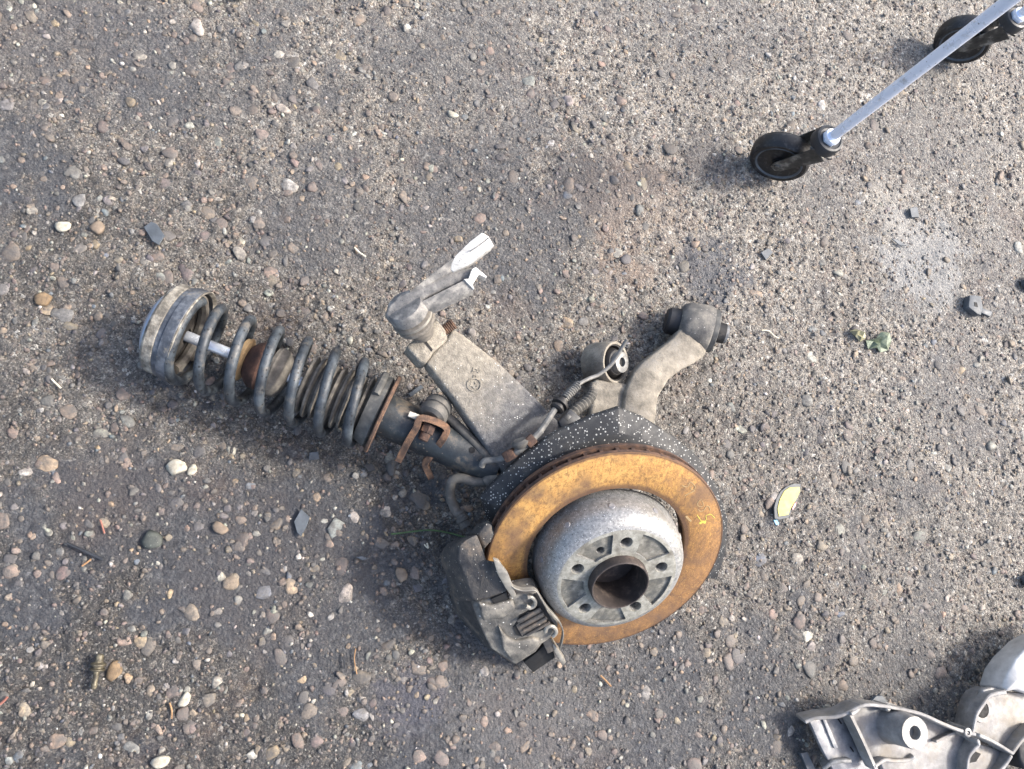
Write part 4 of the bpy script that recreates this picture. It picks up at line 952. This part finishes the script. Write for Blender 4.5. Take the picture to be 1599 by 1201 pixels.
# pocket on the far side, floor low
b = MB(); b.prism([s7(x, y, .052) for x, y in ((1262, 745), (1285, 610), (1380, 500), (1480, 482), (1700, 500), (1750, 640), (1640, 700), (1550, 770), (1485, 850), (1360, 800))], VD*.010, .002); pk = b.build('pocket', 'cast_alloy', sub)
b = MB(); c_ = s7(1335, 592, .053); b.lathe(Vector((c_.x, c_.y, .051)), Vector((0, 0, 1)), [(0, .0125), (.0018, .0125)], 28); b.build('pocket_hole', 'pad_black', sub)
b = MB(); b.lathe(Vector((c_.x, c_.y, .0515)), Vector((0, 0, 1)), [(0, .0205), (.0022, .0195), (.0022, .0128), (0, .0126)], 36, closed=True); b.build('pocket_ring', 'cast_alloy', sub)
b = MB(); b.prism([s7(x, y, .050) for x, y in ((1268, 790), (1480, 860), (1400, 985), (1330, 1060), (1205, 1060), (1206, 900))], VD*.010, .002); b.build('pocket', 'cast_alloy', sub)
b = MB(); b.prism([s7(x, y, .0515) for x, y in ((1240, 880), (1280, 850), (1330, 870), (1300, 920), (1250, 930))], VD*.002); b.build('pocket_hole', 'pad_black', sub)
# hollow cross tube: high rounded body
TB = [(1310, 446, .0), (1345, 340, .0), (1400, 262, .0), (1500, 164, .0), (1600, 108, .0), (1760, 50, .0)]
TT = [(1450, 450, .070), (1500, 352, .073), (1545, 280, .075), (1620, 190, .077), (1720, 120, .078), (1860, 80, .078)]
TE = [(1470, 484, .071), (1560, 470, .074), (1640, 500, .076), (1720, 520, .078), (1800, 520, .078), (1900, 500, .078)]
loops = []
for t_, m_, e_ in zip(TB, TT, TE):
    a_, m2, e2 = s7(t_[0], t_[1], .030), s7(*m_), s7(*e_)
    loops.append([a_, a_*.35+m2*.65+Vector((0, 0, .002)), m2, m2*.5+e2*.5+Vector((0, 0, .010)), e2, Vector((e2.x, e2.y, .05)), Vector((e2.x, e2.y, .036))])
b = MB(); b.loft(loops, .003, 2); b.build('cross_tube', 'cross_alloy', sub, 75)
wt = [(1245, 738, .064), (1266, 660, .066), (1282, 606, .068), (1335, 530, .070), (1380, 492, .071), (1456, 466, .072)]
wb = [(1150, 708), (1165, 650), (1180, 590), (1200, 520), (1230, 475), (1290, 444)]
loops = []
for t_, q_ in zip(wt, wb):
    a_ = s7(*t_); g_ = s7(q_[0], q_[1], .030); loops.append([a_, a_+Vector((.004, -.002, 0)), g_+Vector((.006, -.002, 0)), g_])
b = MB(); b.loft(loops, .001, 1); b.build('outer_wall', 'cast_alloy', sub, 60)
b = MB(); b.prism([s7(x, y, .066) for x, y in ((1345, 470), (1400, 455), (1452, 458), (1420, 486), (1370, 500), (1335, 535))], VD*.012, .003); b.build('gusset', 'cast_alloy', sub)
b = MB(); b.prism([s7(x, y, .040) for x, y in ((1560, 800), (1620, 740), (1700, 760), (1720, 900), (1610, 980), (1570, 900))], VD*.036, .004); b.build('rubber_mount', 'black_rubber', sub, 50)

# ================================================================== LOOSE BITS
def flat_bit(name, pts, h, material, label, cat, lift=.003, vec=None, group=None, bevel=.0005, tilt=0):
    n = len(pts); gz = max(GZ(P(*p)) for p in pts)
    top = [Vector((P(*p).x, P(*p).y, gz+lift+h+tilt*(i/n))) for i, p in enumerate(pts)]
    b = MB(); b.prism(top, VD*h, bevel, 1); o = b.build(name, material)
    return tag(o, label, cat, group)
def strand(name, pts, r, material, label, cat, group=None, lift=.004):
    b = MB(); b.tube([G(x, y, lift+r) for x, y in pts], r, 6, sub=5); o = b.build(name, material); return tag(o, label, cat, group)

clip = thing('plastic_clip', 'small grey plastic clip with a square hole and side tab', 'clip', G(1523, 478))
k9 = lambda x, y, z: P(1440+x/8.58, 400+y/8.58, z)
b = MB(); b.prism([k9(x, y, .016) for x, y in ((640, 520), (790, 535), (815, 690), (790, 790), (740, 775), (625, 680))], VD*.014, .0012); b.build('body', 'plastic_slate', clip)
b = MB(); b.prism([k9(x, y, .0166) for x, y in ((700, 615), (735, 622), (748, 680), (705, 672))], VD*.002); b.build('hole', 'pad_black', clip)
b = MB(); b.prism([k9(x, y, .010) for x, y in ((800, 690), (945, 745), (915, 810), (800, 760))], VD*.005, .0008); b.build('tab', 'plastic_slate', clip)

disc_y = thing('badge_fragment', 'broken round plate painted yellow lying beside the brake disc', 'fragment', G(1226, 784))
y4 = lambda x, y: (1120+x/6.005, 680+y/6.005)
def yflat(pts, z, h, m, nm, par):
    gz = GZ(P(1226, 784)); b = MB(); b.prism([Vector((P(*y4(*p)).x, P(*y4(*p)).y, gz+z)) for p in pts], VD*h, .0003, 1); return b.build(nm, m, par)
yflat([(525, 780), (520, 680), (540, 600), (580, 525), (640, 478), (700, 455), (770, 455), (765, 520), (745, 580), (720, 650), (680, 710), (660, 770), (570, 790)], .0052, .004, 'slate_back', 'base', disc_y)
yflat([(560, 760), (548, 690), (570, 600), (610, 525), (660, 490), (755, 485), (760, 520), (735, 580), (700, 640), (670, 690), (650, 745)], .0062, .0016, 'paint_yellow', 'yellow_face', disc_y)
yflat([(680, 690), (700, 640), (725, 625), (720, 655), (690, 705)], .0068, .0012, 'pink_chip', 'pink_edge', disc_y)
flat_bit('paint_chip', [y4(*p) for p in ((515, 795), (550, 790), (572, 830), (540, 845))], .0015, 'blue_chip', 'tiny light blue chip below the yellow fragment', 'chip')
def crumple(name, pts, material, label, cat, seed):
    r = random.Random(seed); b = MB(); n = len(pts); gz = max(GZ(P(*p)) for p in pts)
    cxp = sum(p[0] for p in pts)/n; cyp = sum(p[1] for p in pts)/n
    ringo = [Vector((P(*p).x, P(*p).y, gz+.003+r.random()*.006)) for p in pts]
    ringi = [Vector((P(cxp+(p[0]-cxp)*.5, cyp+(p[1]-cyp)*.5).x, P(cxp+(p[0]-cxp)*.5, cyp+(p[1]-cyp)*.5).y, gz+.004+r.random()*.011)) for p in pts]
    c0 = Vector((P(cxp, cyp).x, P(cxp, cyp).y, gz+.006))
    vs = ringo+ringi+[c0]+[v+VD*.0012 for v in ringo+ringi+[c0]]
    fs = []
    m = 2*n+1
    for i in range(n):
        j = (i+1) % n
        fs += [[i, j, n+j], [i, n+j, n+i], [n+i, n+j, 2*n], [m+i, m+n+j, m+j], [m+i, m+n+i, m+n+j], [m+n+i, m+2*n, m+n+j], [i, m+i, m+j, j]]
    b.raw(vs, fs); o = b.build(name, material, None, 12); return tag(o, label, cat)
g5 = lambda x, y: (1150+x/3.002, 300+y/3.002)
crumple('crumpled_foil', [g5(*p) for p in ((595, 700), (640, 690), (665, 660), (700, 665), (710, 700), (700, 745), (665, 755), (640, 735), (605, 740))], 'foil_green', 'crumpled pale green scrap on the worn asphalt', 'scrap', 3)
crumple('crumpled_foil', [g5(*p) for p in ((520, 655), (550, 645), (590, 660), (595, 690), (570, 705), (545, 680))], 'foil_yellow', 'small pale yellow scrap next to the green one', 'scrap', 4)
g10 = 'dark plastic shards scattered on the asphalt'
flat_bit('plastic_shard', [(1185, 396), (1197, 389), (1204, 396), (1193, 408)], .003, 'plastic_slate', 'small square slate plastic shard near the oil stain above the curved arm', 'shard', group=g10)
flat_bit('plastic_shard', [(1387, 374), (1398, 377), (1412, 386), (1400, 385)], .002, 'plastic_slate', 'thin slate sliver on the chalky patch', 'shard', group=g10)
flat_bit('plastic_shard', [(1415, 328), (1427, 326), (1430, 342), (1418, 342)], .005, 'plastic_slate', 'chunky grey plastic bit on the chalky patch', 'shard', group=g10)
flat_bit('plastic_shard', [(1590, 440), (1606, 432), (1612, 452), (1600, 458), (1593, 450)], .010, 'plastic_slate', 'slate plastic lump past the square-holed clip', 'shard', group=g10)
flat_bit('plastic_shard', [(1593, 900), (1612, 893), (1615, 915), (1600, 918)], .008, 'plastic_slate', 'slate plastic lump beyond the yellow fragment', 'shard', group=g10)
flat_bit('plastic_shard', [(226, 358), (238, 350), (247, 354), (259, 372), (250, 387), (240, 381)], .004, 'plastic_slate', 'torn black plastic shard above the strut mount', 'shard', tilt=.004, group=g10)
flat_bit('plastic_shard', [(459, 815), (470, 795), (484, 808), (478, 824), (470, 838), (464, 832)], .003, 'plastic_slate', 'pointed blue-grey shard left of the hose', 'shard', tilt=.003, group=g10)
flat_bit('plastic_shard', [(555, 870), (565, 868), (574, 872), (566, 875)], .004, 'plastic_slate', 'tiny glossy dark shard below the blade of grass', 'shard', group=g10)
flat_bit('plastic_shard', [(483, 708), (497, 706), (499, 718), (482, 720)], .004, 'plastic_slate', 'square blue-grey chip below the coil spring', 'shard', group=g10)
flat_bit('plastic_shard', [(566, 727), (580, 724), (586, 735), (575, 738)], .005, 'plastic_black', 'black plastic bit below the rusty seat flange', 'shard', group=g10)
flat_bit('plastic_shard', [(354, -6), (366, -10), (384, -6), (380, 4), (364, 3)], .006, 'plastic_slate', 'slate shard cut by the far edge of the paving view', 'shard', group=g10)
flat_bit('plastic_strip', [(104, 848), (110, 847), (166, 871), (164, 876)], .005, 'plastic_black', 'long thin black plastic strip on the dark asphalt', 'strip')
flat_bit('plastic_strip', [(1242, 1173), (1252, 1170), (1268, 1204), (1256, 1208)], .008, 'plastic_slate', 'blue-black plastic strip beside the alloy subframe', 'strip')
flat_bit('plastic_strip', [(637, 616), (656, 602), (661, 606), (641, 621)], .003, 'plastic_slate', 'grey plastic strip between damper and knuckle arm', 'strip')
flat_bit('metal_sliver', [(536, 1022), (538, 1022), (539, 1042), (537, 1043)], .003, 'plastic_black', 'short black sliver standing in the asphalt', 'sliver')
flat_bit('plastic_disc', [(1355, 1092), (1362, 1085), (1372, 1085), (1380, 1094), (1372, 1100), (1360, 1100)], .006, 'plastic_slate', 'dark rounded plastic piece at the edge of the subframe', 'fragment')
strand('grass_blade', [(610, 834), (622, 833), (645, 830), (672, 828), (700, 832), (722, 838), (735, 842)], .0013, 'grass', 'long green blade of grass under the brake hose', 'grass')
g11 = 'dry twigs on the asphalt'
strand('twig', [(936, 1054), (944, 1062), (952, 1071)], .0014, 'twig', 'short orange-brown twig below the brake disc', 'twig', g11)
strand('twig', [(159, 812), (162, 822), (165, 833)], .0012, 'red_fibre', 'small red fibre above the black plastic strip', 'fibre')
strand('twig', [(130, 884), (138, 878), (144, 873)], .0012, 'twig', 'tiny tan splinter below the black plastic strip', 'twig', g11)
strand('twig', [(-4, 1102), (6, 1096), (15, 1087)], .0016, 'red_fibre', 'orange-red fibre at the pavement edge', 'fibre')
strand('twig', [(266, 1096), (269, 1108), (269, 1121)], .0011, 'twig', 'thin rust-coloured needle beside a pale teardrop stone', 'needle', g11)
strand('twig', [(553, 388), (560, 395), (571, 403)], .0012, 'straw', 'pale straw bit above the cut arm stub', 'straw', g11)
strand('twig', [(1187, 517), (1198, 518), (1206, 525), (1214, 530)], .0012, 'straw', 'pale straw bit right of the long arm bushing', 'straw', g11)
strand('twig', [(555, 1012), (553, 1030), (557, 1052)], .0009, 'twig', 'fine curved brown stem near the caliper shadow', 'stem', g11)
strand('twig', [(84, 594), (92, 602), (98, 608)], .0011, 'straw', 'small forked straw left of the strut', 'straw', g11)
strand('twig', [(662, 850), (668, 856), (666, 848)], .0011, 'straw', 'tiny bent straw below the grass blade', 'straw', g11)
# push-in fastener and loose stones
fas = thing('push_fastener', 'corroded brass-coloured push fastener lying among stones', 'fastener', G(155, 1042))
f0, f1_ = G(160, 1024, .012), G(150, 1070, .008)
b = MB(); b.lathe(f0, f1_-f0, [(-0.0036, 0.0032), (0.0000, 0.0048), (0.0054, 0.0048), (0.0072, 0.0084), (0.0086, 0.0090), (0.0097, 0.0084), (0.0106, 0.0064), (0.0124, 0.0064), (0.0131, 0.0086), (0.0144, 0.0090), (0.0153, 0.0084), (0.0166, 0.0034), (0.0297, 0.0029), (0.0324, 0.0038), (0.0369, 0.0032), (0.0378, 0.0016)], 20); b.build('shank', 'brass', fas, 25)
def rock(name, px_, py_, rx, ry, rot, material, label, seed, hz=.6, lift=.2):
    r = np.random.default_rng(seed); v = stone_shape(ICO2, r, .12); m = mpp(px_, py_)
    c, s = math.cos(rot), math.sin(rot)
    me = np_mesh(name, (v*np.array([rx*m, ry*m, min(rx, ry)*m*hz])@np.array([[c, s, 0], [-s, c, 0], [0, 0, 1]])).astype(np.float32), ICO2[1])
    me.materials.append(MT[material]); o = bpy.data.objects.new(name, me); COL.objects.link(o)
    o.location = G(px_, py_, min(rx, ry)*m*lift); return tag(o, label, 'stone')
rock('loose_stone', 238, 845, 18, 15, -.5, 'stone_green', 'dark green-black loose stone by the plastic strip', 1)
rock('loose_stone', 180, 1048, 12, 19, -.25, 'stone_ochre', 'rough ochre stone touching the push fastener', 2)
rock('loose_stone', 277, 730, 17, 15, .3, 'stone_pale', 'large pale round stone below the coil spring', 3, .45)
rock('loose_stone', 301, 735, 8, 11, .2, 'stone_pale', 'pale angular stone next to a larger round one', 4, .45)
rock('loose_stone', 97, 355, 13, 11, .1, 'stone_pale', 'smooth cream pebble left of the black shard', 5)
rock('loose_stone', 153, 356, 14, 12, .1, 'stone_brown', 'rough sandy-orange pebble beside the cream one', 6)
rock('loose_stone', 67, 470, 14, 14, .1, 'stone_ochre', 'cracked orange-brown stone left of the strut mount', 7)
rock('loose_stone', 288, 1093, 9, 15, -.6, 'stone_pale', 'pale teardrop stone on the dark asphalt', 8, .5)
rock('loose_stone', 252, 1188, 14, 13, 0, 'stone_pale', 'round grey-white pebble at the near pavement edge', 9, .5)
rock('loose_stone', 625, 898, 10, 14, .5, 'stone_brown', 'long tan pebble left of the caliper', 10, .5)
rock('loose_stone', 344, 826, 12, 14, .2, 'stone_brown', 'rust-tinged round stone below the spring shadow', 12, .5)
rock('loose_stone', 707, 180, 9, 7, -.2, 'stone_pale', 'bright white pebble on the open asphalt', 13)
